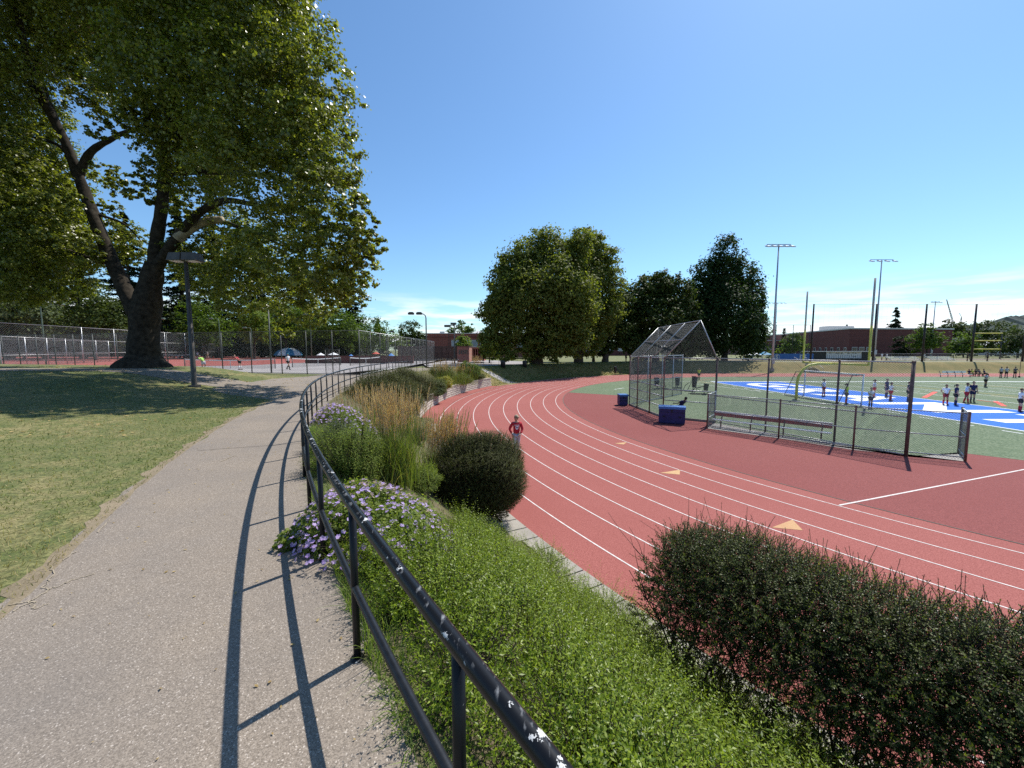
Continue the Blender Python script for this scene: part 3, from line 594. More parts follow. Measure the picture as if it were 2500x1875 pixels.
V,F=leaves(np.column_stack([x,y,zt(x,y)+.014]),rng.normal(0,.2,(n,3))+np.array([0,0,1.]),rng.uniform(.012,.04,n),.5,5); tag(arr('path_leaf_litter',V,F,l_fall),'small dry leaf bits lying on the asphalt path','leaf litter',kind='stuff')
# ================================================================ HANDRAIL
def polar(r,a): return CX+r*math.cos(R(a)),CY+r*math.sin(R(a))
RR=49.2; A_END,A_BEG=159.0,226.0
hr=thing('handrail','black pipe handrail with chipped paint curving along the path above the planting bed','railing',(*polar(RR,214),0))
ox,oy=hr.location[0],hr.location[1]
def rp_(a,z,r=RR): x,y=polar(r,a); return (x-ox,y-oy,float(zt(x,y))*(1 if a<175 else 0)+z)
aa=np.linspace(A_END,A_BEG,240)
q=MB(); q.tube([rp_(a,1.05) for a in aa],.031,12); q.build('top_rail',m_rail,hr,True)
q=MB(); q.tube([rp_(a,.50) for a in aa],.025,10); q.build('mid_rail',m_railp,hr,True)
a0=math.degrees(math.atan2(2.44-CY,-1.05-CX))%360; st=math.degrees(1.47/RR); pm_=None
ks=[k for k in range(-40,8)]
for k in ks:
    a=a0+k*-st*-1
    if not(A_END<a<A_BEG): continue
    x,y=polar(RR,a)
    if pm_ is None:
        q=MB(); q.tube([(0,0,-.12),(0,0,.5),(0,0,1.03)],.024,10); q.tube([(0,0,-.02),(0,0,.012)],.045,10); o=q.build('post',m_rail,hr,True); pm_=o.data
    else: o=link('post',pm_,hr)
    o.location=(x-ox,y-oy,float(zt(x,y)) if a<175 else 0)
# ================================================================ RETAINING WALL
rw=thing('retaining_wall','curved wall of split face concrete blocks holding the planting bed above the track','retaining wall')
q=MB(); L=.40
for c in range(5):
    zb=-2.36+.185*c; r=45.80+.018*c; da=math.degrees(L/r); a=156.8+(c%2)*da*.5
    while a<188.5:
        p=[]; r1=r-random.uniform(0,.012)
        g_=.006/r*57.3
        a1,a2=a+g_,min(a+da,188.6)-g_; z1,z2=zb+.004,zb+.180
        for rr,zz,aq in((r1,z1,a1),(r1,z1,a2),(r1,z2,a2),(r1,z2,a1),(r+.25,z1,a1),(r+.25,z1,a2),(r+.25,z2,a2),(r+.25,z2,a1)):
            x,y=polar(rr,aq); p.append((x,y,zz))
        x,y=polar(r1-random.uniform(.03,.05),a1+(a2-a1)*random.uniform(.35,.65)); p.append((x,y,zb+random.uniform(.07,.12)))
        q.add(p,[(0,8,1),(1,8,2),(2,8,3),(3,8,0),(0,4,7,3),(1,2,6,5),(3,7,6,2),(0,1,5,4),(4,5,6,7)]); a+=da
q.build('block_courses',m_block,rw)
q=MB(); a=156.8
while a<188.5:
    p=[]
    for rr,zz,aq in((45.83,-1.432,a+.01),(45.83,-1.432,a+.68),(45.83,-1.34,a+.68),(45.83,-1.34,a+.01),(46.2,-1.432,a+.01),(46.2,-1.432,a+.68),(46.2,-1.34,a+.68),(46.2,-1.34,a+.01)):
        x,y=polar(rr,aq); p.append((x,y,zz))
    q.add(p,[(0,3,2,1),(0,4,7,3),(1,2,6,5),(3,7,6,2),(4,5,6,7),(0,1,5,4)]); a+=.69
q.build('cap_course',m_cap,rw)
# ================================================================ FOREGROUND PLANTING
def nz(x,y,s=1.): return np.sin(x*2.3*s+1.3*np.sin(y*1.9*s))*.5+np.sin(y*3.1*s+1.7*np.sin(x*2.7*s))*.5
# spreading ground cover
nc=520; a=208.7+rng.power(1.2,nc)*10.2; r=rng.uniform(44.98,48.85,nc)
k=~(a<210.2+.35*np.sin(r*4))&~((a<212.4)&(r>47.4)); a,r=a[k],r[k]; nc=len(a); cr_=rng.uniform(.24,.46,nc)*np.clip((49.15-r)/.6,.45,1)*np.clip((r-44.5)/.4,.8,1); per=58; n=nc*per
cx_=np.repeat(CX+r*np.cos(np.radians(a)),per); cy_=np.repeat(CY+r*np.sin(np.radians(a)),per); rad_=np.repeat(cr_,per); hf=np.repeat(rng.uniform(.75,1.25,nc),per)
d=rng.normal(size=(n,3)); d[:,2]=np.abs(d[:,2])*.9; d/=np.linalg.norm(d,axis=1,keepdims=True); rho=rng.uniform(.25,1.,n)**.6
lean=np.repeat(np.column_stack([rng.normal(0,.35,nc),rng.normal(0,.35,nc),np.zeros(nc)]),per,0)
x=cx_+d[:,0]*rad_*rho; y=cy_+d[:,1]*rad_*rho; B=np.column_stack([x,y,zt(x,y)+d[:,2]*rad_*hf*rho*1.05+.03])
Dr=d*.9+lean+rng.normal(0,.28,(n,3))+np.array([0,0,.30]); V1=sprigs(B,Dr,rng.uniform(.13,.34,n),8,.033,.38,.7,1,.4); Dn=Dr/np.linalg.norm(Dr,axis=1,keepdims=True); k=rng.random(n)<.5
sel_=rng.random(n)<.07; B2=B[sel_]; D2=Dn[sel_]*.8+rng.normal(0,.25,(len(B2),3))+np.array([0,0,.45]); L2=rng.uniform(.25,.55,len(B2)); V1=merge([V1,sprigs(B2,D2,L2,12,.030,.38,.5,7,.4)])
gc=thing('ground_cover','bright green spreading ground cover shrub filling the slope beside the handrail','ground cover'); gc['kind']='stuff'
arr('leaves',*V1,l_gc,gc); arr('stems',*strands(B[k]-Dn[k]*.22,B[k]+Dn[k]*.16,.0022),m_twig,gc)
# dark clipped hedge
hd=thing('hedge','dark loose hedge with bare lower stems and long shoots standing along the track kerb','hedge',(*polar(45.6,219),-1.9))
def HL(P): return P-np.array(hd.location)
n=30000; a=214.3+rng.random(n)*8.7; dr=rng.normal(0,.34,n); hz=rng.power(2.4,n)
end=sst((a-214.1)/.9)
x=CX+(45.65+dr)*np.cos(np.radians(a)); y=CY+(45.65+dr)*np.sin(np.radians(a))
topz=.02+.10*nz(x,y,.7)+.05*nz(x,y,2)+.24*(a-214)/4-.9*dr*dr; zb=zt(x,y)+.30
B=np.column_stack([x,y,zb+(topz-zb)*hz*(.85+.15*end)])
Dr=np.column_stack([np.cos(np.radians(a))*dr*2,np.sin(np.radians(a))*dr*2,.75+0*a])+rng.normal(0,.42,(n,3)); ll=rng.uniform(.08,.22,n)
V1=sprigs(B,Dr,ll,6,.025,.55,.5,2,.5); Dn=Dr/np.linalg.norm(Dr,axis=1,keepdims=True)
ns=300; a2=214.5+rng.random(ns)*8; d2=rng.normal(0,.3,ns); x2=CX+(45.65+d2)*np.cos(np.radians(a2)); y2=CY+(45.65+d2)*np.sin(np.radians(a2))
B2=np.column_stack([x2,y2,-.04+.10*nz(x2,y2,.7)+.24*(a2-214)/4-.9*d2*d2]); D2=rng.normal(0,.22,(ns,3))+np.array([0,0,1.]); L2=rng.uniform(.12,.40,ns)
V2=sprigs(B2,D2,L2,9,.019,.5,.5,3,.3)
ww_=merge([V1,V2]); arr('foliage',HL(ww_[0]),ww_[1],l_hedge,hd)
st_=[strands(B-Dn*.1,B+Dn*ll[:,None],.0022),strands(B2,B2+D2/np.linalg.norm(D2,axis=1,keepdims=True)*L2[:,None],.0022)]
q=MB()
for i in range(75):
    a=214.5+8.5*random.random(); d=random.gauss(0,.16); x,y=polar(45.62+d,a); z=float(zt(x,y))-.05; P=[(x,y,z)]; dx,dy=random.gauss(0,.16),random.gauss(0,.16)
    for j in range(1,7): dx+=random.gauss(0,.05); dy+=random.gauss(0,.05); P.append((x+dx*j/3,y+dy*j/3,z+1.75*j/6*random.uniform(.9,1.05)))
    rr=random.uniform(.009,.02); q.tube(P,[rr*(1-.8*j/6) for j in range(7)],6,False)
    for j in range(1,6):
        p=Vector(P[j])
        for _ in range(4):
            v=Vector((random.gauss(0,.2),random.gauss(0,.2),random.uniform(.1,.45))); m_=p+v*.5+Vector((random.gauss(0,.04),random.gauss(0,.04),0)); q.tube([p,m_,p+v],[rr*.4,rr*.28,.002],5,False)
o=q.build('stems',m_twig,hd); o.data.transform(__import__('mathutils').Matrix.Translation(-hd.location))
v_,f_=merge(st_); arr('twigs',HL(v_),f_,m_twig,hd)
def shrub(name,label,cat,c,rad,n,K,ls,mat,L=(.08,.2),asp=.5,up=.4,group=None,zmin=-.8,noise_=.12,stem=True,sd=5,tipup=.5):
    t=thing(name,label,cat,(c[0],c[1],c[2]-rad[2]*.9),0,group); lo=np.array(t.location); c=np.array(c,float); rad=np.array(rad,float)
    r=np.random.default_rng(sd+n); d=r.normal(size=(n,3)); d/=np.linalg.norm(d,axis=1,keepdims=True); d=d[d[:,2]>zmin]; m=len(d)
    q=1+noise_*np.sin(d[:,0]*5+sd)+noise_*np.sin(d[:,1]*6+2*d[:,2]*3+sd*2)
    rho=r.uniform(.55,1,m)**.5*q; P=c+d*rad*rho[:,None]-lo
    Dr=d*.8+np.array([0,0,tipup])+r.normal(0,.4,(m,3)); ll=r.uniform(*L,m)
    arr('foliage',*sprigs(P-Dr/np.linalg.norm(Dr,axis=1,keepdims=True)*ll[:,None]*.6,Dr,ll,K,ls,asp,.5,sd,up),mat,t)
    if stem:
        k=r.random(m)<.35; arr('stems',*strands(np.zeros((k.sum(),3))+np.array([0,0,.05])+P[k]*np.array([.35,.35,.2]),P[k],.004),m_twig,t)
    return t
p=hit(1185,1292)
shrub('shrub','dark olive rounded shrub clipped into a ball between grasses and the track','shrub',(p[0]-.18,p[1]+.85,p[2]+1.02),(1.20,1.10,1.16),19000,6,.025,l_round,(.10,.24),.5,.5,zmin=-.75,noise_=.05,tipup=.35)
def flowers(P,Nn,pet,sd=0):
    r=np.random.default_rng(sd); n=len(P); Nn=Nn/np.linalg.norm(Nn,axis=1,keepdims=True); a=r.normal(size=(n,3)); t=a-Nn*np.sum(a*Nn,1,keepdims=True); t/=np.linalg.norm(t,axis=1,keepdims=True); b=np.cross(Nn,t); o=[]
    for i in range(5):
        q=i*1.2566; l=t*math.cos(q)+b*math.sin(q)+Nn*.35; w=np.cross(Nn,l); o.append(np.stack([P,P+l*pet*.65+w*pet*.42,P+l*pet,P+l*pet*.65-w*pet*.42],1))
    V=np.concatenate(o).reshape(-1,3); return V,np.arange(len(V)).reshape(-1,4)
def geranium(label,c,rad,nl,nf,pet,sd):
    t=thing('geranium_plant',label,'flowers',c,0,'purple geraniums along the handrail'); r=np.random.default_rng(sd); rad=np.array(rad)
    d=r.normal(size=(nl,3)); d[:,2]=np.abs(d[:,2]); d/=np.linalg.norm(d,axis=1,keepdims=True); q=1+.15*np.sin(d[:,0]*6+sd)+.15*np.sin(d[:,1]*7+sd)
    rho=r.uniform(.3,1,nl)**.5*q; P=d*rad*rho[:,None]; N_=d*.5+np.array([0,0,.7])+r.normal(0,.5,(nl,3))
    zz=zt(P[:,0]+c[0],P[:,1]+c[1])-c[2]; P[:,2]+=np.where(P[:,2]<.9*rad[2],zz,zz*.8)
    a=leaves(P,N_,r.uniform(.025,.055,nl),.85,sd); arr('foliage',*a,l_ger,t)
    d=r.normal(size=(nf,3)); d[:,2]=np.abs(d[:,2])+.1; d/=np.linalg.norm(d,axis=1,keepdims=True); P=d*rad*(1.02+r.uniform(0,.16,(nf,1))); zz=zt(P[:,0]+c[0],P[:,1]+c[1])-c[2]; P[:,2]+=zz
    Nf=d*.5+np.array([0,0,.6])+r.normal(0,.4,(nf,3)); arr('blossoms',*flowers(P,Nf,pet,sd),l_pur,t)
    arr('stems',*strands(P*np.array([.6,.6,.4]),P,.0018),m_twig,t)
p=hit(905,1330); geranium('purple geranium in full bloom spilling down the slope nearest the camera',(p[0]-.02,p[1]+.45,float(zt(p[0],p[1]+.45))),(.80,1.0,.46),15000,760,.026,11)
p=hit(748,1330,0); geranium('small purple geranium clump sprawling through the handrail onto the path',(-2.16,4.18,0),(.30,.40,.22),2600,90,.024,12)
p=hit(838,1045); geranium('pale purple geranium mound farther along the handrail by the tan grass',(p[0],p[1]+.3,float(zt(p[0],p[1]+.3))),(.80,.85,.55),6500,520,.034,13)
def ograss(label,px,n,H,spread,nplume,plh,sd,lean=(0,0),group='ornamental grasses on the planting bed',rb=.22):
    p=hit(*px); t=thing('ornamental_grass',label,'grass clump',p,0,group); r=np.random.default_rng(sd)
    B=np.column_stack([r.normal(0,rb,n),r.normal(0,rb,n),np.full(n,-.05)]); h=H*r.uniform(.55,1.05,n); an_=r.uniform(0,6.28,n); sp=spread*r.uniform(.2,1,n)
    T=B+np.column_stack([np.cos(an_)*sp+lean[0]*.5,np.sin(an_)*sp+lean[1]*.5,h]); arr('blades',*blades(B,T,.012,5,.45,sd),l_gblade,t)
    k=r.random(n)<.12; 
    if k.any(): arr('dry_blades',*blades(B[k],T[k]+np.array([0,0,-.2]),.010,5,.7,sd+1),l_straw,t)
    m=nplume
    if m:
        B=np.column_stack([r.normal(0,rb*.9,m),r.normal(0,rb*.9,m),np.zeros(m)]); h=plh*r.uniform(.78,1.06,m); an_=r.uniform(0,6.28,m); sp=spread*.55*r.uniform(.1,1,m)
        T=B+np.column_stack([np.cos(an_)*sp+lean[0],np.sin(an_)*sp+lean[1],h]); d=(T-B); pl=.34
        Mp=B+d*(1-pl)[...,None] if not np.isscalar(pl) else B+d*(1-pl); arr('stalks',*strands(B,Mp,.0025),l_straw,t)
        S_=[];
        for i in range(9):
            u=i/9; c=Mp+d*pl*u; c2=c+d*pl*.24+r.normal(0,.012,(m,3)); S_.append(strands(c,c2,.0065*(1-.7*abs(u-.35))))
        arr('plumes',*merge(S_),l_plume,t)
    return t
ograss('feather reed grass with tall tan plumes in the middle of the bed',(955,1172),1500,1.08,.6,110,1.75,21,(.06,-.06),rb=.24)
ograss('feather reed grass with tan plumes leaning over the track beside the round shrub',(1072,1195),1100,1.25,.65,210,2.05,22,(.22,-.05),rb=.28)
ograss('feather reed grass with orange tan plumes against the handrail bend',(920,1060),800,1.1,.5,110,1.6,23,(-.1,0),rb=.55)
ograss('feather reed grass with short tan plumes behind the middle clump',(985,1060),520,1.1,.4,110,1.6,24,(.1,0),rb=.4)
ograss('fresh green tall grass clump on the far bed near the forecourt',(1118,938),600,1.9,.7,60,2.2,25,(.1,0),rb=.9)
ograss('tan plumed grass clump beside the far green grass',(1083,938),300,1.6,.5,70,2.3,26,rb=.5)
ograss('small tan grass tuft at the far end of the bed',(1163,910),260,1.3,.5,80,2.0,27,rb=.4)
def mound(label,px,w,h,mat,n=2200,K=5,ls=.05,sd=1,L=(.12,.3),group='low shrubs on the planting bed',name='shrub',up=.4,tipup=.5,dz=0.,noise_=.12):
    p=hit(*px); return shrub(name,label,'shrub',(p[0],p[1]+w*.35,p[2]+h*.42+dz),(w,w*.95,h*.62),n,K,ls,mat,L,.45,up,group,-.6,noise_,True,sd,tipup)
mound('grey green leafy shrub between handrail and the tall green grass',(850,1165),.55,.75,l_ger,1500,9,.036,31,(.3,.6),tipup=2.6,noise_=.25)
mound('low grey green shrub beside the geranium at the rail',(815,1110),.45,.6,l_grey,1100,8,.035,32,(.25,.5),tipup=2.4,noise_=.25)
mound('large brownish green mounded shrub at the bend of the handrail',(925,1000),1.75,1.7,l_round,7500,6,.05,33,(.2,.45))
mound('tall olive green shrub behind the mounded one near the courts',(985,985),1.7,2.1,l_round,7500,6,.055,34,(.2,.45))
mound('dark shrub just left of the block wall',(975,1012),1.1,1.4,l_hedge,4500,5,.05,35)
mound('dark green upright shrub above the block wall',(1062,962),.9,1.3,l_hedge,2600,5,.06,36)
mound('yellow flowering low shrub above the wall',(1083,950),.8,1.1,l_yellow,1500,5,.07,37)
mound('grey low shrub on the bank behind the block wall',(1058,968),1.0,.8,l_grey,1900,5,.06,38)
mound('small dark shrub at the foot of the far green grass',(1128,938),1.1,1.0,l_hedge,1500,5,.08,39)
mound('round dark shrub at the far right of the bed',(1160,926),1.1,.8,l_hedge,1500,5,.08,40)
mound('leafy bright green shrub beside the far tan tuft',(1142,922),1.3,1.7,l_mid,2000,5,.10,41,tipup=1.)
mound('dark shrub in front of the board wall',(1075,925),1.2,1.3,l_hedge,1800,5,.08,42)
mound('low silvery plant under the dark shrub by the wall',(1012,1080),.55,.6,l_grey,1700,5,.04,43)
mound('low green weeds between the two tall grass clumps',(1020,1200),.5,.45,l_ger,1500,5,.035,44)
# weedy grass strip by the rail and dry thatch over the bed
n=15000; a=rng.uniform(204,222,n); r=49.14-rng.power(.6,n)*.8; x=CX+r*np.cos(np.radians(a)); y=CY+r*np.sin(np.radians(a)); B=np.column_stack([x,y,zt(x,y)-.01]); T=B+np.column_stack([rng.normal(0,.07,n),rng.normal(0,.07,n),rng.uniform(.06,.30,n)*(.6+.4*nz(x,y))])
tag(arr('weed_grass',*blades(B,T,.007,3,.5,3),l_weed),'thin green weeds growing along the foot of the handrail','weeds',kind='stuff')
n=16000; a=rng.uniform(158,214,n); r=rng.uniform(44.9,49.0,n); k=~((a<188)&(r<46.0)); a,r=a[k],r[k]; n=len(a); x=CX+r*np.cos(np.radians(a)); y=CY+r*np.sin(np.radians(a)); B=np.column_stack([x,y,zt(x,y)-.01]); sc=.6+np.hypot(x,y)/18
T=B+np.column_stack([rng.normal(0,.10,n)*sc,rng.normal(0,.10,n)*sc,rng.uniform(.05,.22,n)*sc]); V,F=blades(B,T,.009,2,.5,4); V=V.reshape(-1,3); V.reshape(n,6,3)[...]=V.reshape(n,6,3)
k=rng.random(n)<.5; tag(arr('dry_thatch_grass',*sel(V,F,k,6,2),l_straw),'dry straw grass scattered over the planting bed','grass',kind='stuff'); tag(arr('bed_grass',*sel(V,F,~k,6,2),l_gblade),'green grass scattered over the planting bed','grass',kind='stuff')
n=9000; a=rng.uniform(95,157,n); r=45.2+rng.random(n)*6; x=CX+r*np.cos(np.radians(a)); y=CY+r*np.sin(np.radians(a)); B=np.column_stack([x,y,zt(x,y)-.01]); T=B+np.column_stack([rng.normal(0,.2,n),rng.normal(0,.2,n),rng.uniform(.08,.25,n)])
tag(arr('bank_grass',*blades(B,T,.06,2,.5,5),l_lawn),'rough grass on the far bank under the trees','grass',kind='stuff')
q=MB(); a=G(780,1387,0); b=G(818,1394,0); q.tube([a+[0,0,.012],(a+b)/2+np.array([0,.01,.016]),b+[0,0,.012]],[.009,.011,.007],7); tag(q.build('stick',m_stick),'pale dry stick lying at the foot of a handrail post','stick')
q=MB(); a=G(540,1128,0); b=G(575,1113,0); q.tube([a+[0,0,.012],(a+b)/2+np.array([0,-.02,.014]),b+[0,0,.012]],[.004,.005,.003],6); tag(q.build('stick',m_stick),'thin curved straw lying on the open asphalt path','stick')
# ================================================================ TREES
def limb(q,P,r0,r1,n=8,sub=6):
    P=[Vector(p) for p in P]; pts=[]; k=len(P)
    for i in range(k-1):
        a,b=P[i],P[i+1]; pa=P[max(i-1,0)]; pb=P[min(i+2,k-1)]
        for j in range(sub):
            t=j/sub; pts.append(.5*((2*a)+(b-pa)*t+(2*pa-5*a+4*b-pb)*t*t+(3*a-pa-3*b+pb)*t**3))
    pts.append(P[-1]); m=len(pts); ph=random.random()*6
    q.tube(pts,[r0+(r1-r0)*(i/(m-1))**.85 for i in range(m)],n,True,lambda i,a: 1+.06*math.sin(3*a+ph+i*.5)+.05*math.sin(i*1.9+2*a))
def crown(blobs,n,size,o,asp=.75,clump=.26,per=26,inner=.25,sd=0,upw=.55,zs=1.):
    r=np.random.default_rng(sd); w=np.array([b[1][0]*b[1][2] for b in blobs]); w=w/w.sum(); Ps=[];Ns=[]
    for (c,rad),f in zip(blobs,w):
        m=max(4,int(n*f/per)); d=r.normal(size=(m,3)); d/=np.linalg.norm(d,axis=1,keepdims=True)
        rho=np.where(r.random(m)<inner,r.uniform(.2,.75,m),r.uniform(.72,1.08,m)); rho*=1+.10*np.sin(d[:,0]*7+c[0])+.10*np.sin(d[:,2]*8+c[2])
        cc=np.array(c)+d*np.array(rad)*rho[:,None]; rc=clump*np.mean(rad)*r.uniform(.6,1.3,m)
        cn=np.repeat(cc,per,0); g=r.normal(size=(m*per,3))*np.array([1,1,.6*zs]); P=cn+g*np.repeat(rc,per)[:,None]*.6
        Ps.append(P); Ns.append(np.repeat(d,per,0)*.45+g*.25+np.array([0,0,upw])+r.normal(0,.5,(m*per,3)))
    P=np.concatenate(Ps)-o; Nn=np.concatenate(Ns); return leaves(P,Nn,size*r.uniform(.7,1.25,len(P)),asp,sd)
def B_(x,y,rp,Y,sy=1.,dy=1.):
    s=Y/FOC; rx=(rp[0] if isinstance(rp,tuple) else rp)*s; rz_=(rp[1] if isinstance(rp,tuple) else rp)*s*sy; return (D(x,y,Y),(rx,rx*dy,rz_))
def tree(name,label,base,tr,blobs,n,size,mat,fork=None,bark=None,group=None,asp=.75,clump=.26,per=26,sd=1,inner=.25,nl=8,zs=1.):
    base=np.array(base,float); t=thing(name,label,'tree',base,0,group); q=MB(); top=max(b[0][2] for b in blobs); cen=np.mean([b[0] for b in blobs],0)
    f=np.array(fork) if fork is not None else base+np.array([(cen[0]-base[0])*.25,(cen[1]-base[1])*.25,(top-base[2])*.42])
    limb(q,[np.array([0,0,-.3]),(f-base)*.12+np.array([0,0,.1]),(f-base)*.55,f-base],tr*1.45,tr*.75,10,4)
    for c,rad in sorted(blobs,key=lambda b:-b[1][0])[:nl]:
        c=np.array(c); m=f+(c-f)*.5+np.array([0,0,.12*np.linalg.norm(c-f)]); limb(q,[(f-(f-base)*.08)-base,m-base,c+(c-f)*.05-base],tr*.42,tr*.06,7,4)
    q.build('trunk',bark or m_dbark,t,True); arr('crown',*crown(blobs,n,size,base,asp,clump,per,inner,sd,zs=zs),mat,t); return t
# big plane tree by the lawn
YB=25.
bp=D(352,903,YB); bp[2]=float(zt(bp[0],bp[1]))
bt=thing('plane_tree','huge old plane tree with forked trunk and spreading glossy crown on the lawn','tree',bp)
q=MB()
def L_(*pts): return [D(x,y,Y)-bp for x,y,Y in pts]
tk_=[Vector((0,0,-.5)),Vector((0,0,.0))]+[Vector(v) for v in L_((352,862,25),(352,800,25),(358,745,25),(368,690,25),(378,640,25))]
rr_=[1.95,1.35,.82,.73,.76,.58,.46]; tp=[];tr_=[]
for i in range(len(tk_)-1):
    for j in range(14): u=j/14; tp.append(tk_[i].lerp(tk_[i+1],u)); tr_.append(rr_[i]+(rr_[i+1]-rr_[i])*(u*u*(3-2*u)))
def bark(i,a):
    z=i*.19; fl=max(0,1-i/30.); k=math.sin(6*a+1.5*math.sin(z*.9))*.5+math.sin(11*a+z*1.3)*.3
    return 1+fl*.20*math.sin(5*a+1)+.028*math.sin(3*a+z*2.1)+.02*k*(1+math.sin(z*3+4*a))+.018*math.sin(23*a+4*math.sin(z*2.3))*math.sin(z*5.1+7*a)+.05*max(0,math.sin(2*a+z*1.1)-.75)*4
q.tube(tp,tr_,72,True,bark)
limb(q,L_((335,770,25),(300,700,25),(262,610,25.3),(225,520,25.5),(192,430,25.5),(160,350,25.2),(105,240,24.5),(62,120,24),(40,20,23.5)),.46,.13,14,6)
limb(q,L_((372,690,25),(382,600,25),(395,500,24.6),(402,380,24),(420,250,23.5),(440,90,23),(430,-60,23)),.42,.12,14,6)
limb(q,L_((378,660,25),(425,590,24.6),(480,525,24),(545,490,23.4),(620,500,22.8),(700,520,22.4)),.34,.08,12,6)
limb(q,L_((415,600,24.8),(460,566,24.8),(520,540,25),(600,560,25),(690,600,25)),.26,.06,10,6)
limb(q,L_((192,425,25.5),(222,372,25.4),(270,340,25.2),(325,318,25),(390,330,24.6)),.26,.05,10,6)
limb(q,L_((200,445,25.5),(150,360,25.8),(60,330,26),(-40,300,26)),.15,.04,8,6)
limb(q,L_((120,270,24.6),(60,200,24.6),(-20,160,24.4)),.24,.05,9,6); limb(q,L_((150,330,25.1),(95,180,25.4),(100,60,25.4),(120,-60,25.2)),.22,.05,9,6)
limb(q,L_((275,640,25.2),(180,620,25.4),(60,560,25.6),(-60,520,26)),.25,.06,9,6); limb(q,L_((225,520,25.5),(300,545,26),(345,590,26.3)),.10,.03,7,6)
limb(q,L_((410,330,23.8),(520,290,22.8),(640,270,22),(760,290,22)),.26,.05,9,6); limb(q,L_((405,420,24.2),(560,420,23),(700,440,22.6),(820,500,22.8)),.24,.05,9,6)
limb(q,L_((425,230,23.4),(560,140,22.6),(700,120,22.4)),.22,.05,9,6); limb(q,L_((700,520,22.4),(780,560,22.6),(860,600,23)),.09,.03,7,5)
q.build('trunk',m_bark,bt,True)
q=MB(); limb(q,L_((432,584,24.35),(458,562,24.5),(500,541,24.7),(545,536,24.9)),.30,.20,12,6); q.build('peeled_bark_limb',m_barkp,bt,True)
q=MB(); 
bl=[]
for x,y,rp,Y in [(640,60,120,20),(520,-70,190,21),(745,190,105,19.5),(620,250,150,20),(770,350,98,19),(650,420,130,20),(795,470,88,18.5),(868,588,56,18.5),(905,600,36,18.3),(890,545,30,18.5),(812,640,95,19.5),(710,620,100,20.5),(835,700,60,20.5),(745,735,72,22),(610,700,80,24.5),(570,575,70,27),(480,400,85,25.5),(440,250,120,22),(430,90,120,20),(300,-70,180,22),(205,50,100,27.5),(60,50,110,27.5),(80,-110,170,24),(210,200,70,27.5),(20,250,85,28),(310,190,60,23),(110,400,75,28),(30,440,100,27.5),(100,550,100,27.5),(20,620,105,27.5),(190,610,65,28),(300,445,36,28),(310,590,50,29),(470,650,50,29),(520,360,90,26),(700,300,100,24),(860,520,45,19),(690,790,32,23),(880,660,40,20),(150,690,55,28),(590,640,50,25),(360,140,70,25),(20,700,60,27),(-140,300,190,24),(-130,20,180,22),(380,-250,200,21.5),(120,-280,200,22),(600,-200,150,20),(245,515,36,28),(420,480,42,27),(250,320,30,23),(150,130,34,22),(20,140,40,22),(90,330,36,23),(40,520,60,23),(180,500,30,23),(340,300,42,22),(400,420,52,22),(405,300,60,22.5),(100,560,85,24),(190,600,48,24),(25,630,95,24),(40,450,95,24.5),(440,520,34,23),(350,470,30,24),(250,420,26,24.5),(470,620,50,26),(140,480,40,24.5),(620,620,70,24),(520,680,60,26.5),(60,690,60,25)]:
    bl.append(B_(x,y,rp,Y,.95,1.15))
arr('crown',*crown(bl,540000,.155,bp,.8,.125,34,.22,3),l_plane,bt)
# lamp post beside it
lp=hit(475,945); HLp=D(463,640,lp[1])[2]-lp[2]-6.95; t=thing('lamp_post','tall dark lamp post with twin box heads on the lawn by the plane tree','lamp post',lp)
q=MB(); q.tube([(0,0,-.1),(.0,0,.0),(0,0,6.95+HLp)],[.125,.12,.085],8); q.build('pole',m_bronze,t,True); q=MB(); q.tube([(0,0,-.05),(0,0,.10)],.26,8); q.build('base_collar',m_bronze,t)
for s in(-1,1):
    q=MB(); q.add([(s*.03,-.34,7.0+HLp),(s*.72,-.30,7.0+HLp),(s*.72,.30,7.0+HLp),(s*.03,.34,7.0+HLp),(s*.03,-.28,7.36+HLp),(s*.62,-.24,7.36+HLp),(s*.62,.24,7.36+HLp),(s*.03,.28,7.36+HLp)],[(3,2,1,0),(4,5,6,7),(0,1,5,4),(1,2,6,5),(2,3,7,6),(3,0,4,7)]); h_=q.build('lamp_head',m_bronze,t); q=MB(); q.box((s*.38,0,6.985+HLp),(.5,.44,.02)); q.build('lens',m_lens,h_)
# distant trees across the track
gt='plane trees on the far bank'
def gb(x,y,Y,z=-.35): p=D(x,y,Y); return (p[0],p[1],float(zt(p[0],p[1])))
tree('plane_tree','largest plane tree on the far bank, thick trunk and wide domed crown',gb(1310,888,67.5),.95,[B_(*b,.95) for b in [(1212,765,42,67.5),(1205,830,36,66.5),(1235,690,46,67.5),(1285,640,56,68.5),(1338,602,44,68.5),(1290,720,75,65.5),(1355,700,72,65.5),(1250,790,52,65.5),(1330,800,58,65.5),(1385,640,42,67.5),(1390,790,52,66.5),(1255,650,36,67.5),(1230,745,45,65.5),(1300,848,34,65.5),(1240,856,26,65.5),(1350,846,34,65.5),(1400,735,60,66.5),(1398,835,38,65.5),(1420,600,36,67.5)]],78000,.42,l_plane2,bark=m_dbark,group=gt,sd=51,clump=.24,per=24)
tree('plane_tree','plane tree with pale crown on the right side of the big domed one',gb(1412,887,74),.7,[B_(*b,1.) for b in [(1440,602,36,74),(1470,640,42,75),(1485,700,42,75),(1462,770,46,74),(1430,680,46,73),(1495,760,28,75),(1440,830,34,73),(1410,620,38,73),(1412,670,46,73),(1412,740,46,72),(1430,580,24,74)]],42000,.42,l_plane2,bark=m_dbark,group=gt,sd=52,clump=.24,per=24)
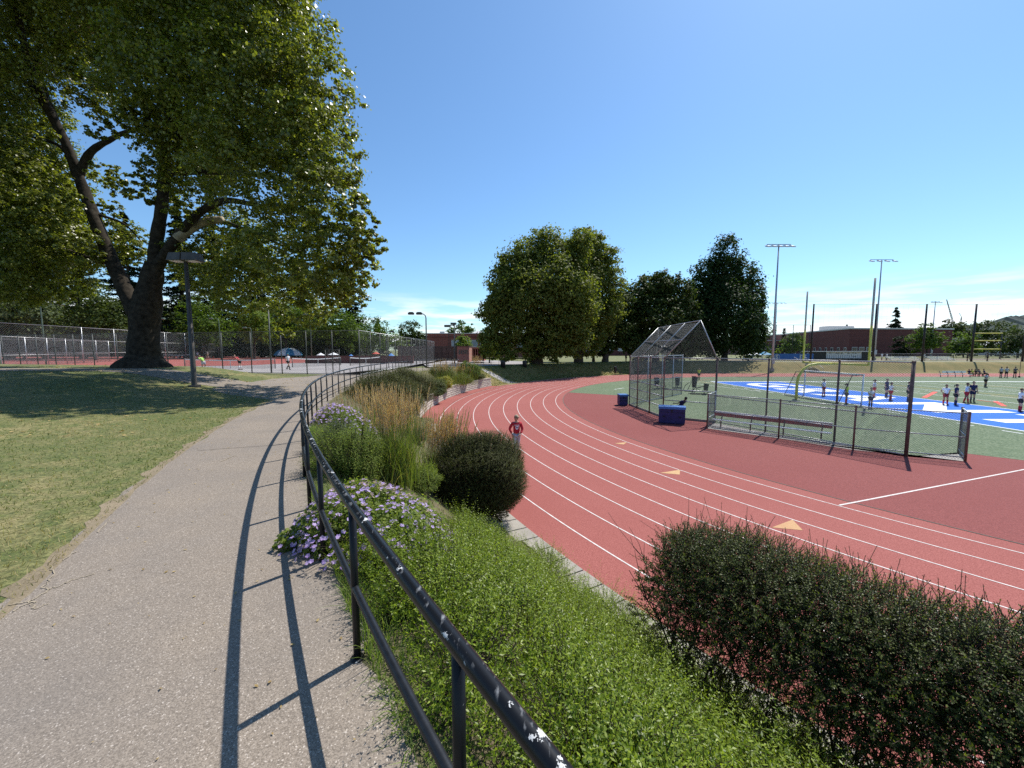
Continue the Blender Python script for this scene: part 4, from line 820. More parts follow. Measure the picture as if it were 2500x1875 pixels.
tree('shade_tree','dark leaved tree between the plane trees and the round maple',gb(1477,886,79),.55,[B_(*b) for b in [(1500,800,38,79),(1508,745,34,80),(1475,840,28,79),(1530,830,30,80)]],12000,.45,l_dark,group=gt,sd=53)
tree('shade_tree','slender tree with thin trunk just right of the thickest trunk',gb(1357,886,80),.28,[B_(*b) for b in [(1360,815,32,80),(1375,845,20,80)]],5000,.45,l_dark,group=gt,sd=54)
tree('shade_tree','slimmest tree among the far bank trunks',gb(1449,886,82),.26,[B_(*b) for b in [(1450,815,30,82),(1440,790,28,82)]],5000,.45,l_dark,group=gt,sd=55)
tree('maple_tree','dark rounded maple tree behind the ball cage',gb(1600,885,84),.6,[B_(*b,.95) for b in [(1560,735,44,84),(1600,705,40,84),(1648,718,40,84),(1540,790,40,84),(1600,780,58,82),(1662,775,42,84),(1570,840,42,83),(1650,840,42,83),(1618,690,26,84),(1690,830,34,84)]],42000,.52,l_dark,sd=56,clump=.22,per=24)
tree('poplar_tree','tall dark poplar tree with upright lobes beside the light pole',gb(1768,885,90),.6,[B_(*b) for b in [(1772,665,(32,82),90),(1735,690,(28,74),90),(1808,690,(30,66),90),(1700,730,(26,72),90),(1842,740,(25,66),90),(1770,775,(66,80),88),(1722,810,(46,60),89),(1826,815,(40,58),89),(1858,800,(14,40),89),(1690,820,(26,50),90)]],52000,.50,l_poplar,sd=57,clump=.20,per=22,zs=1.7)
def conifer(label,base,H,rad,mat=l_conif,n=6000,ls=.5,sd=1,group='conifers beyond the courts',name='conifer_tree'):
    t=thing(name,label,'tree',base,0,group); r=np.random.default_rng(sd); q=MB(); q.tube([(0,0,-.3),(0,0,H*.5),(0,0,H*.98)],[H*.016+.08,H*.010+.05,.03],7); q.build('trunk',m_dbark,t)
    nb=int(H*7); z=H*(.06+.94*r.random(nb)**1.15); L=rad*(1-z/H)**.8*r.uniform(.65,1.1,nb)+.15; a=r.uniform(0,6.28,nb); per=max(6,n//nb); u=r.uniform(.15,1,(nb,per)); l=L[:,None]*u
    x=np.cos(a)[:,None]*l+r.normal(0,.10,(nb,per))*(L[:,None]*.8+.2); y=np.sin(a)[:,None]*l+r.normal(0,.10,(nb,per))*(L[:,None]*.8+.2); zz=z[:,None]-.28*l+.10*l*l/np.maximum(L[:,None],.3)+r.normal(0,.10,(nb,per))
    P=np.stack([x,y,zz],-1).reshape(-1,3); N_=np.column_stack([np.repeat(np.cos(a),per)*.5,np.repeat(np.sin(a),per)*.5,np.ones(nb*per)])+r.normal(0,.4,(nb*per,3)); arr('crown',*leaves(P,N_,ls*r.uniform(.6,1.2,len(P)),.4,sd),mat,t); return t
def cpx(label,x,ytop,ybase,Y,wpx,**k):
    b=D(x,ybase,Y); H=D(x,ytop,Y)[2]-b[2]; return conifer(label,b,H,wpx*Y/FOC*.5,**k)
cn=[('tall dark conifer at the left edge behind the courts',25,300,880,95,150),('tall dark conifer, second from the left behind the courts',115,360,880,100,150),('dark conifer behind the left limb of the plane tree',205,420,880,98,150),('dark conifer directly behind the plane tree trunk',330,520,880,100,150),('dark conifer between the trunk and the lamp post',455,500,880,105,140),('dark conifer just right of the lamp post',540,470,880,110,150),('dark conifer behind the middle court posts',640,560,880,112,140),('dark conifer under the right side of the plane crown',740,600,880,115,140),('dark pointed conifer past the crown edge with ragged right side',850,660,880,118,140),('small pointed conifer standing out above the far hedge',926,780,880,130,60)]
for i,(lb,x,yt,yb,Y,w) in enumerate(cn): cpx(lb,x,yt,yb,Y,w*1.15,n=11000 if i<9 else 2500,ls=1.15,sd=60+i)
n=60000; xx=rng.uniform(-185,-52,n); yy=rng.uniform(128,146,n); hh_=(13+3.5*np.sin(xx*.21)+2.5*np.sin(xx*.53+1)+2*np.sin(xx*1.1))*np.clip((-xx-40)/30,.35,1); zz=hh_*rng.random(n)**.8; P=np.column_stack([xx,yy+zz*.15,zz])
tag(arr('forest',*leaves(P,rng.normal(0,.6,(n,3))+np.array([0,-.4,.6]),rng.uniform(.8,1.6,n),.7,9),l_dark),'dark dense wood rising behind the tennis courts','forest',kind='stuff')
gs='bushes and trees behind the tennis courts'
def bush(label,x,yb,Y,blobs,mat,n,ls,sd,name='shade_tree',tr=.2,group=gs): 
    b=D(x,yb,Y); return tree(name,label,b,tr,[B_(*q_,Y) if len(q_)==3 else B_(*q_) for q_ in blobs],n,ls,mat,group=group,sd=sd,nl=4)
bush('pale grey green tree behind the left court light',60,880,85,[(60,745,62),(20,780,48),(110,790,46)],l_grey,6000,.5,81)
bush('dark bushy tree left of the big trunk',235,880,84,[(240,750,58),(205,800,50),(275,800,48)],l_dark,6000,.5,82)
bush('mid green tree right of the lamp post',500,880,95,[(495,770,45),(530,800,42),(470,810,38)],l_mid,5000,.5,83)
bush('bright green young tree in the gap under the crown',622,872,90,[(622,772,32),(615,805,30),(640,800,28)],l_pale,4500,.45,84)
bush('mid green tree behind the tall court post',700,880,100,[(690,770,48),(735,790,44),(660,810,36)],l_mid,5500,.5,85)
bush('mid green tree behind the court corner post',800,880,105,[(790,790,48),(835,800,44),(860,820,36)],l_mid,5500,.5,86)
bush('leafy tree in front of the pointed conifer',895,870,112,[(890,810,40),(925,820,34),(865,830,28)],l_mid,4500,.5,87)
bush('dark round tree above the far court fence',1003,865,140,[(1003,812,27),(985,835,24),(1022,832,22)],l_dark,4200,.6,88)
bush('small dark tree beside the brick building',1035,862,140,[(1033,832,20),(1045,840,14)],l_dark,2000,.6,89)
bush('low tree beyond the roof of the brick building',1130,860,190,[(1125,806,20),(1145,808,16),(1105,812,14)],l_mid,2600,.8,90)
bush('young pale green tree before the brick building windows',1127,885,95,[(1128,836,18),(1120,850,14),(1137,848,13)],l_pale,2400,.4,91,tr=.12)
bush('small pale green tree under the edge of the plane crown',1195,886,75,[(1195,845,20),(1185,860,14),(1208,862,14)],l_pale,2400,.4,92,tr=.12)
for i,x in enumerate((750,795,840,885,930,965)):
    bush(['pale hedge bush behind the blue and white tent','pale hedge bush behind the white umbrella','pale hedge bush behind the court gate','pale hedge bush left of the red umbrella','pale hedge bush behind the red umbrella','pale hedge bush left of the board wall'][i],x,862,118+i*3,[(x,838-(i%2)*4,22),(x+18,844,16)],l_pale if i%2 else l_mid,2000,.45,93+i,'bush',.1,'hedge bushes behind the far court fence')
# right hand side far trees
gr='trees around the baseball field'
bush('round sunlit green tree before the left end of the long brick building',1937,872,125,[(1937,838,22),(1925,848,16),(1952,848,16),(1938,822,12)],l_mid,3800,.5,101,tr=.15,group=gr)
bush('round bright green tree before the right end of the long brick building',2262,872,125,[(2262,825,26),(2240,838,20),(2282,836,20),(2265,806,16)],l_mid,4500,.5,102,tr=.18,group=gr)
bush('small dull conifer like tree against the long brick wall',2195,872,130,[(2195,845,(14,26)),(2205,862,(16,14))],l_conif,2200,.5,103,tr=.12,group=gr)
bush('green tree just right of the long brick building',2352,875,130,[(2350,838,26),(2335,852,20),(2368,850,20)],l_mid,4000,.5,104,tr=.18,group=gr)
bush('dark tree behind the tall frame at the right',2420,875,160,[(2400,815,30),(2440,812,30),(2425,840,34),(2375,820,22)],l_dark,5000,.7,105,group=gr)
bush('dark tree near the right edge beside the hill',2485,880,125,[(2480,835,28),(2500,820,26),(2470,855,22)],l_dark,4000,.5,106,group=gr)
bush('broad tree beyond the roof corner of the brick building',2335,860,200,[(2320,802,20),(2345,806,18),(2300,806,12)],l_dark,2600,.9,107,group=gr)
cpx('lone pointed spruce rising above the long brick roof',2180,752,860,185,58,n=5200,ls=1.2,sd=108,group=gr); cpx('small spruce peeping over the left roof plant',2064,793,850,190,22,n=1200,ls=.8,sd=109,group=gr); cpx('small dark conifer beyond the far netting frame',1912,800,860,200,26,n=1200,ls=.9,sd=110,group=gr)
bush('low shrub at the foot of the floodlight pole left side',1835,876,105,[(1835,864,10),(1850,866,8)],l_pale,1500,.35,111,'bush',.08,gr); bush('low shrub behind the blue banners',1895,874,106,[(1893,862,9),(1880,865,8)],l_pale,1300,.35,112,'bush',.08,gr)
# ================================================================ FENCES
def fence(name,label,pts,h,z,sp,pr,s,wr,mpost,mrail,rails=(1.,),group=None,mesh=True,cat='fence',postname='post',gate=None):
    o=np.array([pts[0][0],pts[0][1],z]); t=thing(name,label,cat,o,0,group); pm=None; L=[]
    for a,b in zip(pts[:-1],pts[1:]):
        a=np.array(a[:2],float)-o[:2]; b=np.array(b[:2],float)-o[:2]; w=np.linalg.norm(b-a); k=max(1,round(w/sp))
        for i in range(k+ (1 if b is not None and np.allclose(b+o[:2],pts[-1][:2]) else 0)):
            p=a+(b-a)*i/k
            if pm is None:
                q=MB(); q.tube([(0,0,-.1),(0,0,h+.02)],pr,8); q.ell((0,0,h+.03),(pr*1.15,pr*1.15,pr*.8),8,4); c=q.build(postname,mpost,t,True); pm=c.data
            else: c=link(postname,pm,t)
            c.location=(p[0],p[1],0)
        for f in rails:
            q=MB(); q.tube([(a[0],a[1],h*f),(b[0],b[1],h*f)],pr*.62,6); q.build('rail',mrail,t,True)
        if mesh: L.append(chain(a,b,.04,h-.01,s,wr))
    if mesh: arr('chain_link',*merge(L),m_wire,t)
    return t
fence('tennis_fence','long near chain link tennis fence running left from the court corner past the plane tree',[(-12.5,32.3),(-20,34.2),(-42,39.6),(-62,45.2)],3.66,0,3.05,.042,.16,.0042,m_dkpost,m_dkpost,(1.,.02))
fence('tennis_fence','chain link tennis fence running straight back from the court corner to the board wall',[(-12.5,32.3),(-14.8,75)],3.66,0,3.05,.036,.22,.0032,m_dkpost,m_galv,(1.,.02))
fence('tennis_fence','tallest chain link fence along the back of the red courts',[(-60,40),(-70,53.7),(-80,138)],5.8,0,6.0,.05,.30,.008,m_galv,m_galv,(1.,.62,.28))
fence('tennis_fence','lower dividing fence across the red courts in front of the tallest one',[(-52,40),(-59,45.5),(-71.5,70)],3.66,0,4.6,.045,.24,.006,m_galv,m_galv,(1.,.4))
fence('tennis_fence','low far fence before the hedge bushes behind the blue and white tent',[(-63,114),(-24,114)],3.0,0,5.2,.05,.3,.008,m_galv,m_galv,(1.,))
q=MB(); q.box((-24,62,.55),(17,.3,1.1)); q.box((-24,62,1.13),(17.1,.38,.07)); w_=q.build('low_brick_wall',m_dbrick); tag(w_,'low dark brick wall at the far end of the grey court','wall')
# tennis court gate posts and lights
fence('court_gate','narrow pipe gate in the near tennis fence left of the corner',[(-15.6,32.95),(-14.3,32.62)],2.1,0,1.3,.03,.12,.003,m_dkpost,m_dkpost,(1.,.5,.02),cat='gate')
def court_light(label,px,ybase,Y,ytop,arm,two=False,mat=m_greenpost,hs=1.):
    b=D(px,ybase,Y); b[2]=float(zt(b[0],b[1])); H=D(px,ytop,Y)[2]-b[2]; t=thing('court_light',label,'light pole',b,0,'tennis court lights'); s=1 if arm>0 else -1; A=abs(arm)
    q=MB(); q.tube([(0,0,-.05),(0,0,H*.6),(0,0,H-.5),(s*.08,0,H-.2),(s*.3,0,H-.03),(s*.55,0,H),(s*A*.55,0,H)],[.095,.08,.065,.06,.055,.05,.045],8); q.build('pole',mat,t,True)
    for k in ((1,) if not two else (1,.45)):
        q=MB(); q.box((s*A*k,0,H+.02),(.75*hs,.42*hs,.22)); q.box((s*A*k,0,H+.16),(.5*hs,.3*hs,.08)); h_=q.build('lamp_head',mat,t); q=MB(); q.box((s*A*k,0,H-.1),(.6*hs,.34*hs,.02)); q.build('lens',m_lens,h_)
    return t
court_light('green hooked court light at the left edge with its head pointing right',113,889,57,743,3.0)
court_light('hooked court light with two heads pointing left beyond the far bed',1042,890,47,766,-1.75,True,m_dkpost,.9)
court_light('thin green court light hooking left behind the plane crown',540,875,85,778,-1.6)
court_light('thin green court light behind the second court post',617,875,85,800,-1.4)
court_light('far court light before the hedge with its head to the left',762,885,80,768,-.9)
court_light('far court light rising over the corner post with its head to the right',945,880,70,810,1.0,False,m_dkpost)
court_light('small court light right of the plane trunk near the lamp post',392,878,75,778,1.0)
b=G(663,911,0); t=thing('court_pole','bare tall dark pole standing at the near tennis fence','pole',b); q=MB(); q.tube([(0,0,-.05),(0,0,D(657,757,b[1])[2])],[.07,.05],8); q.ell((0,0,D(657,757,b[1])[2]),(.06,.06,.05),8,4); q.build('pole_shaft',m_dkpost,t,True)
b=D(1110,883,62); b[2]=0; t=thing('lamp_post','black lamp post with two box heads standing before the board wall','lamp post',b); H=D(1108,792,62)[2]
q=MB(); q.tube([(0,0,-.05),(0,0,H)],[.11,.085],8); q.build('pole',m_dkpost,t,True)
for s,dz in((-1.05,-.25),(-.12,.1)):
    q=MB(); q.box((s,0,H+dz),(.95 if s<-.5 else .85,.5,.34)); q.box((s*.5,0,H-.12+dz*.3),(abs(s)+.2,.1,.1)); q.build('lamp_head',m_dkpost,t)
def tnet(label,p0,p1):
    p0=np.array(p0,float); p1=np.array(p1,float); t=thing('tennis_net',label,'tennis net',(*p0,0.015),0,'tennis nets'); d=p1-p0; w=np.linalg.norm(d); u=np.array([d[0]/w,d[1]/w,0]); z=np.array([0,0,1.])
    for f in (0,w): q=MB(); q.tube([u*f,u*f+z*1.1],.05,8); q.build('net_post',m_dkpost,t,True)
    n=24; q=MB(); tp=[u*w*i/n+z*(1.05-.14*math.sin(math.pi*i/n)) for i in range(n+1)]
    for a,b in zip(tp[:-1],tp[1:]): q.bar(a,b,.03,.10)
    q.build('net_tape',m_tape,t); q=MB(); q.bar(u*w/2,u*w/2+z*.91,.06,.02); q.build('centre_strap',m_tape,t)
    A=[];B=[]
    for x in np.arange(.1,w,.09): f=x/w; A.append(u*x+z*.03); B.append(u*x+z*(1.02-.14*math.sin(math.pi*f)))
    for zz in np.arange(.05,.92,.09): A.append(z*zz); B.append(u*w+z*zz)
    arr('net',*strands(np.array(A),np.array(B),.006),m_net,t)
def gz(x,y): return G(x,y,0)[:2]
tnet('tennis net on the grey court nearest the lamp post',gz(452,901),gz(672,900))
tnet('tennis net in the middle beside the walking player',gz(714,897),gz(832,892))
tnet('tennis net at the far right before the brick wall',gz(855,893),gz(928,889))
tnet('long tennis net across the red court behind the plane trunk',gz(60,872.5),gz(290,874))
tnet('tennis net on the red court right of the plane trunk',gz(400,877),gz(470,877))
# tent and umbrellas beyond the courts
b=D(705,876,100); t=thing('dome_tent','blue and white striped dome tent beyond the courts','tent',(b[0],b[1],0))
for k in range(10):
    q=MB(); V=[]
    for j in range(2):
        a=(k+j)*math.pi/5
        for i in range(7):
            th=i/6*1.35; r_=3.3*math.sin(th)/math.sin(1.35); V.append((r_*math.cos(a),r_*math.sin(a),.75+1.9*(math.cos(th)-math.cos(1.35))/(1-math.cos(1.35))))
    q.add(V,[(i,7+i,8+i,1+i) for i in range(6)]); q.build('canopy_panel',m_canw if k%2 else m_canb,t,True)
for k in range(6): a=k*math.pi/3; q=MB(); q.tube([(3.25*math.cos(a),3.25*math.sin(a),0),(3.25*math.cos(a),3.25*math.sin(a),.8)],.04,6); q.build('leg',m_galv,t)
def umbrella(label,px,y,Y,r,mat):
    c=D(px,y,Y); t=thing('umbrella',label,'umbrella',(c[0],c[1],0),0,'umbrellas beyond the courts'); q=MB(); q.tube([(0,0,0),(0,0,c[2]+.1)],.03,6); q.build('pole',m_galv,t)
    q=MB(); V=[(0,0,c[2]+.45)]+[(r*math.cos(a),r*math.sin(a),c[2]-.1) for a in np.linspace(0,2*math.pi,9)[:-1]]; q.add(V,[(0,1+i,1+(i+1)%8) for i in range(8)]); q.add([(x*.99,y_*.99,z-.06) for x,y_,z in V],[(0,1+(i+1)%8,1+i) for i in range(8)]); q.build('canopy',mat,t)
umbrella('white umbrella beyond the middle tennis net',783,866,95,1.0,m_canw); umbrella('larger white umbrella left of the blue one',814,865,95,1.3,m_canw); umbrella('small blue umbrella left of the court corner post',857,869,95,.7,m_canu); umbrella('red umbrella beyond the far tennis net',918,863,95,.95,m_canr); umbrella('blue umbrella in front of the board wall',955,868,72,.7,m_canu)
# board wall, annex, brick building
t=thing('board_wall','tall weathered dark board wall closing the far end of the courts','wall',(-22,76,0)); q=MB()
for i in range(48): q.box((.13+i*.26,random.uniform(-.02,.02),1.42+random.uniform(-.03,.03)),(.235,.06,2.84))
q.build('boards',m_boards,t); q=MB(); q.box((6.2,.12,2.6),(12.6,.1,.14)); q.box((6.2,.12,.5),(12.6,.1,.14)); q.box((6.2,-.06,1.42),(12.6,.05,.12)); q.build('rail',m_boards,t)
def windows(t,x0,y,zs,n,w,h,gap,dirx=1,frame=m_frame,glass=m_glass,ydir=-1):
    for i in range(n):
        c=x0+i*gap; q=MB(); f=.09
        for dx,dz,sx,sz in((0,h/2,w,f),(0,-h/2,w,f),(-w/2,0,f,h+f),(w/2,0,f,h+f),(0,0,f*.7,h-f)): q.box((c+dx,y+ydir*.05,zs+dz),(sx,.14,sz))
        o=q.build('window',frame,t); q=MB(); q.box((c,y+ydir*.02,zs),(w-.05,.06,h-.05)); q.build('pane',glass,o)
t=thing('brick_annex','small bright red brick annex with slit windows beside the board wall','building',(-9.3,67,0)); q=MB(); q.box((1.0,2.5,1.35),(2.0,5,2.7)); q.build('wall',m_annex,t); q=MB(); q.box((1.0,2.5,2.74),(2.2,5.2,.1)); q.build('roof',m_boards,t)
for i in range(5):
    q=MB(); q.box((.35+i*.32,-.02,1.75),(.16,.08,.75)); q.build('window',m_dglass,t)
t=thing('brick_pavilion','red brick pavilion with tall dark openings left of the plane trees','building',(-7.6,76,0)); q=MB()
for x in(.1,.55,1.0,1.45,1.9): q.box((x,0,1.15),(.16,.3,2.3))
q.box((1.0,.05,2.45),(2.1,.4,.35)); q.box((-.1,2,1.3),(.3,4.4,2.6)); q.box((2.1,2,1.3),(.3,4.4,2.6)); q.box((1,4.1,1.3),(2,.3,2.6)); q.build('wall',m_annex,t); q=MB(); q.box((1.0,2,2.68),(2.7,4.7,.12)); q.build('roof',m_roofedge,t)
t=thing('brick_building','two storey red brick building with pale windows behind the courts','building',(-24,112,0)); q=MB(); q.box((16,8,3.35),(32,16,6.7)); q.build('wall',m_brick,t); q=MB(); q.box((16,8,6.78),(32.4,16.4,.16)); q.build('parapet',m_roofedge,t); q=MB(); q.box((16,-.06,5.75),(32,.12,.16)); q.build('brick_band',m_dbrick,t)
windows(t,8.,0,3.9,2,2.2,2.0,2.5); windows(t,13.2,0,3.9,2,2.2,2.0,2.9); windows(t,20,0,3.9,3,2.2,2.0,3.2)
q=MB(); 
for x in(6.0,6.5): q.tube([(x,-.15,2),(x,-.15,7.3)],.03,6)
for z in np.arange(2.2,7.2,.35): q.bar((6.0,-.15,z),(6.5,-.15,z),.03)
q.build('ladder',m_dkpost,t); q=MB(); q.box((4.,2,7.1),(1.4,1.2,.6)); q.add([(11.5,4,6.86),(16.5,4,6.86),(16.5,8,6.86),(11.5,8,6.86),(14,6,7.9)],[(0,1,4),(1,2,4),(2,3,4),(3,0,4)]); q.build('roof_vent',m_roofvent,t)
t=thing('brick_school','low distant brick school block seen below the plane trees','building',(0,170,-.35)); q=MB(); q.box((22,8,2.6),(75,14,5.2)); q.build('wall',m_dbrick,t); q=MB(); q.box((22,8,5.3),(75.5,14.5,.2)); q.build('roof',m_roofedge,t); windows(t,-8,1,2.8,14,2.6,1.5,4.6)
# long brick building on the right
def PX(x,Y): return D(x,870,Y)[0]
t=thing('brick_gymnasium','long dark brick gymnasium with pale roof edge behind the baseball field','building',(0,0,-.35)); q=MB()
A=np.array([PX(2070,152),152]); Bq=np.array([PX(2321,156),156]); Cq=np.array([PX(1845,240),240]); Dq=Cq+np.array([60,6]); h=10.5
for z0,z1,e,mm in((0,h,0,m_dbrick),(h-.02,h+.45,.35,m_roofedge)):
    q=MB(); c=(A+Bq+Cq+Dq)/4; pts=[p+(p-c)/np.linalg.norm(p-c)*e for p in(A,Bq,Dq,Cq)]; V=[(*p,z0) for p in pts]+[(*p,z1) for p in pts]; q.add(V,[(0,1,5,4),(1,2,6,5),(2,3,7,6),(3,0,4,7),(4,5,6,7)]); q.build('wall' if e==0 else 'roof_edge',mm,t)
u=(Cq-A)/np.linalg.norm(Cq-A); nn=np.array([-u[1],u[0]]); nn=nn if nn[0]<0 else -nn
for i in range(14):
    p=A+u*(2+i*4.4)+nn*.05; q=MB(); ang=math.atan2(u[1],u[0]); q.box((p[0],p[1],2.2),(1.6,.14,2.6),ang); o=q.build('window',m_frame,t); q=MB(); p=p+nn*.06; q.box((p[0],p[1],2.2),(1.3,.1,2.3),ang); q.build('pane',m_dglass,o)
u2=(Bq-A)/np.linalg.norm(Bq-A); a2=math.atan2(u2[1],u2[0])
for i in range(3): p=A+u2*(2.5+i*3)-np.array([0,.06]); q=MB(); q.box((p[0],p[1],2.2),(2.2,.14,2.8),a2); o=q.build('window',m_frame,t); q=MB(); q.box((p[0],p[1]-.07,2.2),(1.9,.1,2.5),a2); q.build('pane',m_dglass,o)
for px,Y,w,hh in((2035,190,12,3.0),(1995,225,14,2.0)):
    x=PX(px,Y); q=MB(); q.box((x+2,Y+2,h+hh/2+.4),(w,6,hh)); q.box((x+2,Y-1.05,h+hh*.62+.4),(w*.5,.1,hh*.3)); q.build('roof_plant',m_roofvent,t)
t=thing('brick_wing','lower red brick wing with dark window band left of the gymnasium','building',(PX(1820,200),200,-.35)); q=MB(); q.box((20,8,3.6),(46,14,7.2)); q.build('wall',m_brick,t); q=MB(); q.box((20,.9,4.2),(44,.2,1.6)); q.build('window_band',m_dglass,t); q=MB(); q.box((20,.6,2.9),(46,.9,.35)); q.box((20,8,7.3),(46.6,14.6,.25)); q.build('roof_edge',m_roofedge,t)
t=thing('house','far house with grey pitched roof near the right edge','house',(PX(2470,180),180,-.35)); q=MB(); q.box((0,5,2.2),(11,9,4.4)); q.build('wall',m_roofvent,t); q=MB(); q.add([(-6,0,4.4),(6,0,4.4),(6,10,4.4),(-6,10,4.4),(-1,5,8.2),(1,5,8.2)],[(0,1,5,4),(2,3,4,5),(1,2,5),(3,0,4)]); q.build('roof',m_galv,t); windows(t,-3,.5,2.4,3,1.2,1.4,3)
# ================================================================ BALL CAGE, DUGOUT
P1,P4,TL,EP=(9.4,31.3),(9.85,25.4),(12.3,23.6),(16.32,15.98); FE=(16.9,39.); HB=3.9; RA,RB=np.array([11.45,24.1,3.85]),np.array([11.75,31.8,3.85]); z0=ZF+.01
t=thing('ball_cage','chain link ball cage with pitched mesh roof and tall wings beside the turf','backstop',(*P1,z0)); o=np.array([P1[0],P1[1],z0])
def rel(x,y,z): return np.array([x,y,z])-o
pm=None; ZE=z0+HB
posts=[P1,(9.43,29.4),(9.62,27.3),P4,TL,(13.68,20.95),(15.15,18.2),(13.65,35.7),(11.6,33.5),(15.3,37.3),FE]
for i,p in enumerate(posts):
    q=MB(); r_=.045 if i!=4 else .06; q.tube([(0,0,-.05),(0,0,HB)],r_,8); q.ell((0,0,HB+.02),(r_*1.2,r_*1.2,.05),8,4); c=q.build('post',m_redpost if i in(0,1,2,3) else m_brownpost if i in (4,5,6) else m_galv,t,True); c.location=(p[0]-o[0],p[1]-o[1],0)
q=MB(); q.tube([(0,0,-.05),(0,0,HB)],.065,10); q.ell((0,0,HB+.02),(.078,.078,.05),10,4); c=q.build('end_post',m_brownpost,t,True); c.location=(EP[0]-o[0],EP[1]-o[1],0)
L=[]
for a,b,hs in((P1,P4,(1.,.52,.36,.19,.02)),(P4,TL,(1.,.48,.30,.02)),(TL,EP,(1.,.42,.02)),(P1,FE,(1.,.45,.02))):
    for f in hs: q=MB(); q.tube([rel(*a,z0+HB*f),rel(*b,z0+HB*f)],.032,6); q.build('rail',m_galv,t,True)
    a_=np.array(a)-o[:2]; b_=np.array(b)-o[:2]; L.append(chain(a_,b_,.03,HB-.02,.095,.0045))
e1,e2=rel(*P1,ZE),rel(*P4,ZE); r1,r2=RB-o,RA-o; tl=rel(*TL,ZE)
for f in(0,.36,.7,1.):
    q=MB(); q.tube([e1+(e2-e1)*f,r1+(r2-r1)*f],.036,6); q.build('rafter',m_galv,t,True)
for f in(.5,1.): q=MB(); q.tube([e1+(r1-e1)*f,e2+(r2-e2)*f],.032,6); q.build('purlin',m_galv,t,True)
q=MB(); q.tube([r2,tl],.036,6); q.build('rafter',m_galv,t,True)
q=MB(); q.tube([r1,rel(12.6,34.4,ZE)],.036,6); q.build('rafter',m_galv,t,True)
U=(e2-e1); w=np.linalg.norm(U); U/=w; Vv=(r1-e1); hh=np.linalg.norm(Vv); Vv/=hh; arr('roof_mesh',*grid_wires(e1,U,Vv,w,hh,.075,.0042),m_dwire,t)
A=[];B=[]
for f in np.arange(.02,1,.02): A.append(e2+(tl-e2)*f); k=min(f,1-f)*2; B.append(e2+(tl-e2)*f+ (r2-(e2+tl)/2)*k)
for f in np.arange(.03,1,.03): A.append(e2+(r2-e2)*f); B.append(tl+(r2-tl)*f)
arr('gable_mesh',*strands(np.array(A),np.array(B),.0035),m_dwire,t)
arr('chain_link',*merge(L),m_wire,t); q=MB()
for a,b in((P1,P4),(P4,TL)): q.bar(rel(*a,z0+.06),rel(*b,z0+.06),.06,.14)
q.build('kick_board',m_conc,t)
dp=[(11.0,21.9),(13.35,19.4),(15.1,17.1),(17.97,15.27)]
fence('dugout_fence','waist high red post chain link fence with three rails enclosing the gravel dugout',dp,1.92,z0,2.9,.038,.09,.0045,m_redpost,m_galv,(1.,.5,.08),cat='fence')
fence('dugout_fence','short return panel closing the right end of the gravel dugout',[(18.02,15.33),(19.25,16.64)],1.92,z0,1.8,.045,.10,.004,m_brownpost,m_galv,(1.,.5,.08),cat='fence')
fence('dugout_fence','short return panel closing the left end of the gravel dugout',[(11.06,21.95),(12.25,23.5)],1.92,z0,1.9,.04,.10,.004,m_galv,m_galv,(1.,.3),cat='fence')
b0=np.array([11.55,22.35]); b1=np.array([15.2,18.45]); u=b1-b0; w=np.linalg.norm(u); ang=math.atan2(u[1],u[0]); t=thing('dugout_bench','long bench with white seat edge and red back plank in the dugout','bench',(*b0,z0),ang)
q=MB(); q.box((w/2,.0,.45),(w,.28,.045)); q.build('seat',m_whitemetal,t); q=MB(); q.box((w/2,.24,.74),(w,.04,.22),0,R(-8)); q.build('backrest',m_benchred,t); q=MB(); q.box((w/2,.26,.885),(w,.07,.06)); q.build('back_cap',m_whitemetal,t)
for f in(.08,.36,.64,.93):
    q=MB(); q.bar((w*f,.02,0),(w*f,.02,.43),.06); q.bar((w*f,.02,.40),(w*f,.27,.80),.05); q.bar((w*f,-.12,.41),(w*f,.14,.41),.05); q.build('leg',m_redpost,t)
def locker(label,a,b,dep,h,group='blue storage boxes'):
    a=np.array(a); b=np.array(b); u=b-a; w=np.linalg.norm(u); t=thing('storage_box',label,'storage box',(a[0],a[1],z0),math.atan2(u[1],u[0]),group)
    q=MB(); q.box((w/2,dep/2,.06+h*.46),(w,dep,h*.92-.02)); q.box((w/2,dep/2,.03),(w*.9,dep*.8,.06)); q.build('body',m_bluebox,t); q=MB(); q.box((w/2,dep/2,h+.0),(w+.05,dep+.06,.06)); q.box((w/2,-.035,h-.06),(w+.05,.015,.09)); q.build('lid',m_bluelid,t)
    for f in(.2,.8): q=MB(); q.box((w*f,-.02,h*.45),(.13,.03,.06)); q.tube([(w*f-.05,-.04,h*.45),(w*f,-.07,h*.42),(w*f+.05,-.04,h*.45)],.009,5); q.build('handle',m_black,t)
    q=MB(); q.box((w/2,-.015,h*.7),(w*.98,.02,.015)); q.box((w/2,-.03,h*.8),(.08,.04,.12)); q.build('hasp',m_black,t)
locker('large dark blue storage box standing before the ball cage',(8.84,23.45),(10.2,22.9),.78,1.0); locker('small blue storage box at the left corner of the ball cage',(8.55,31.0),(9.22,31.0),.7,.85)
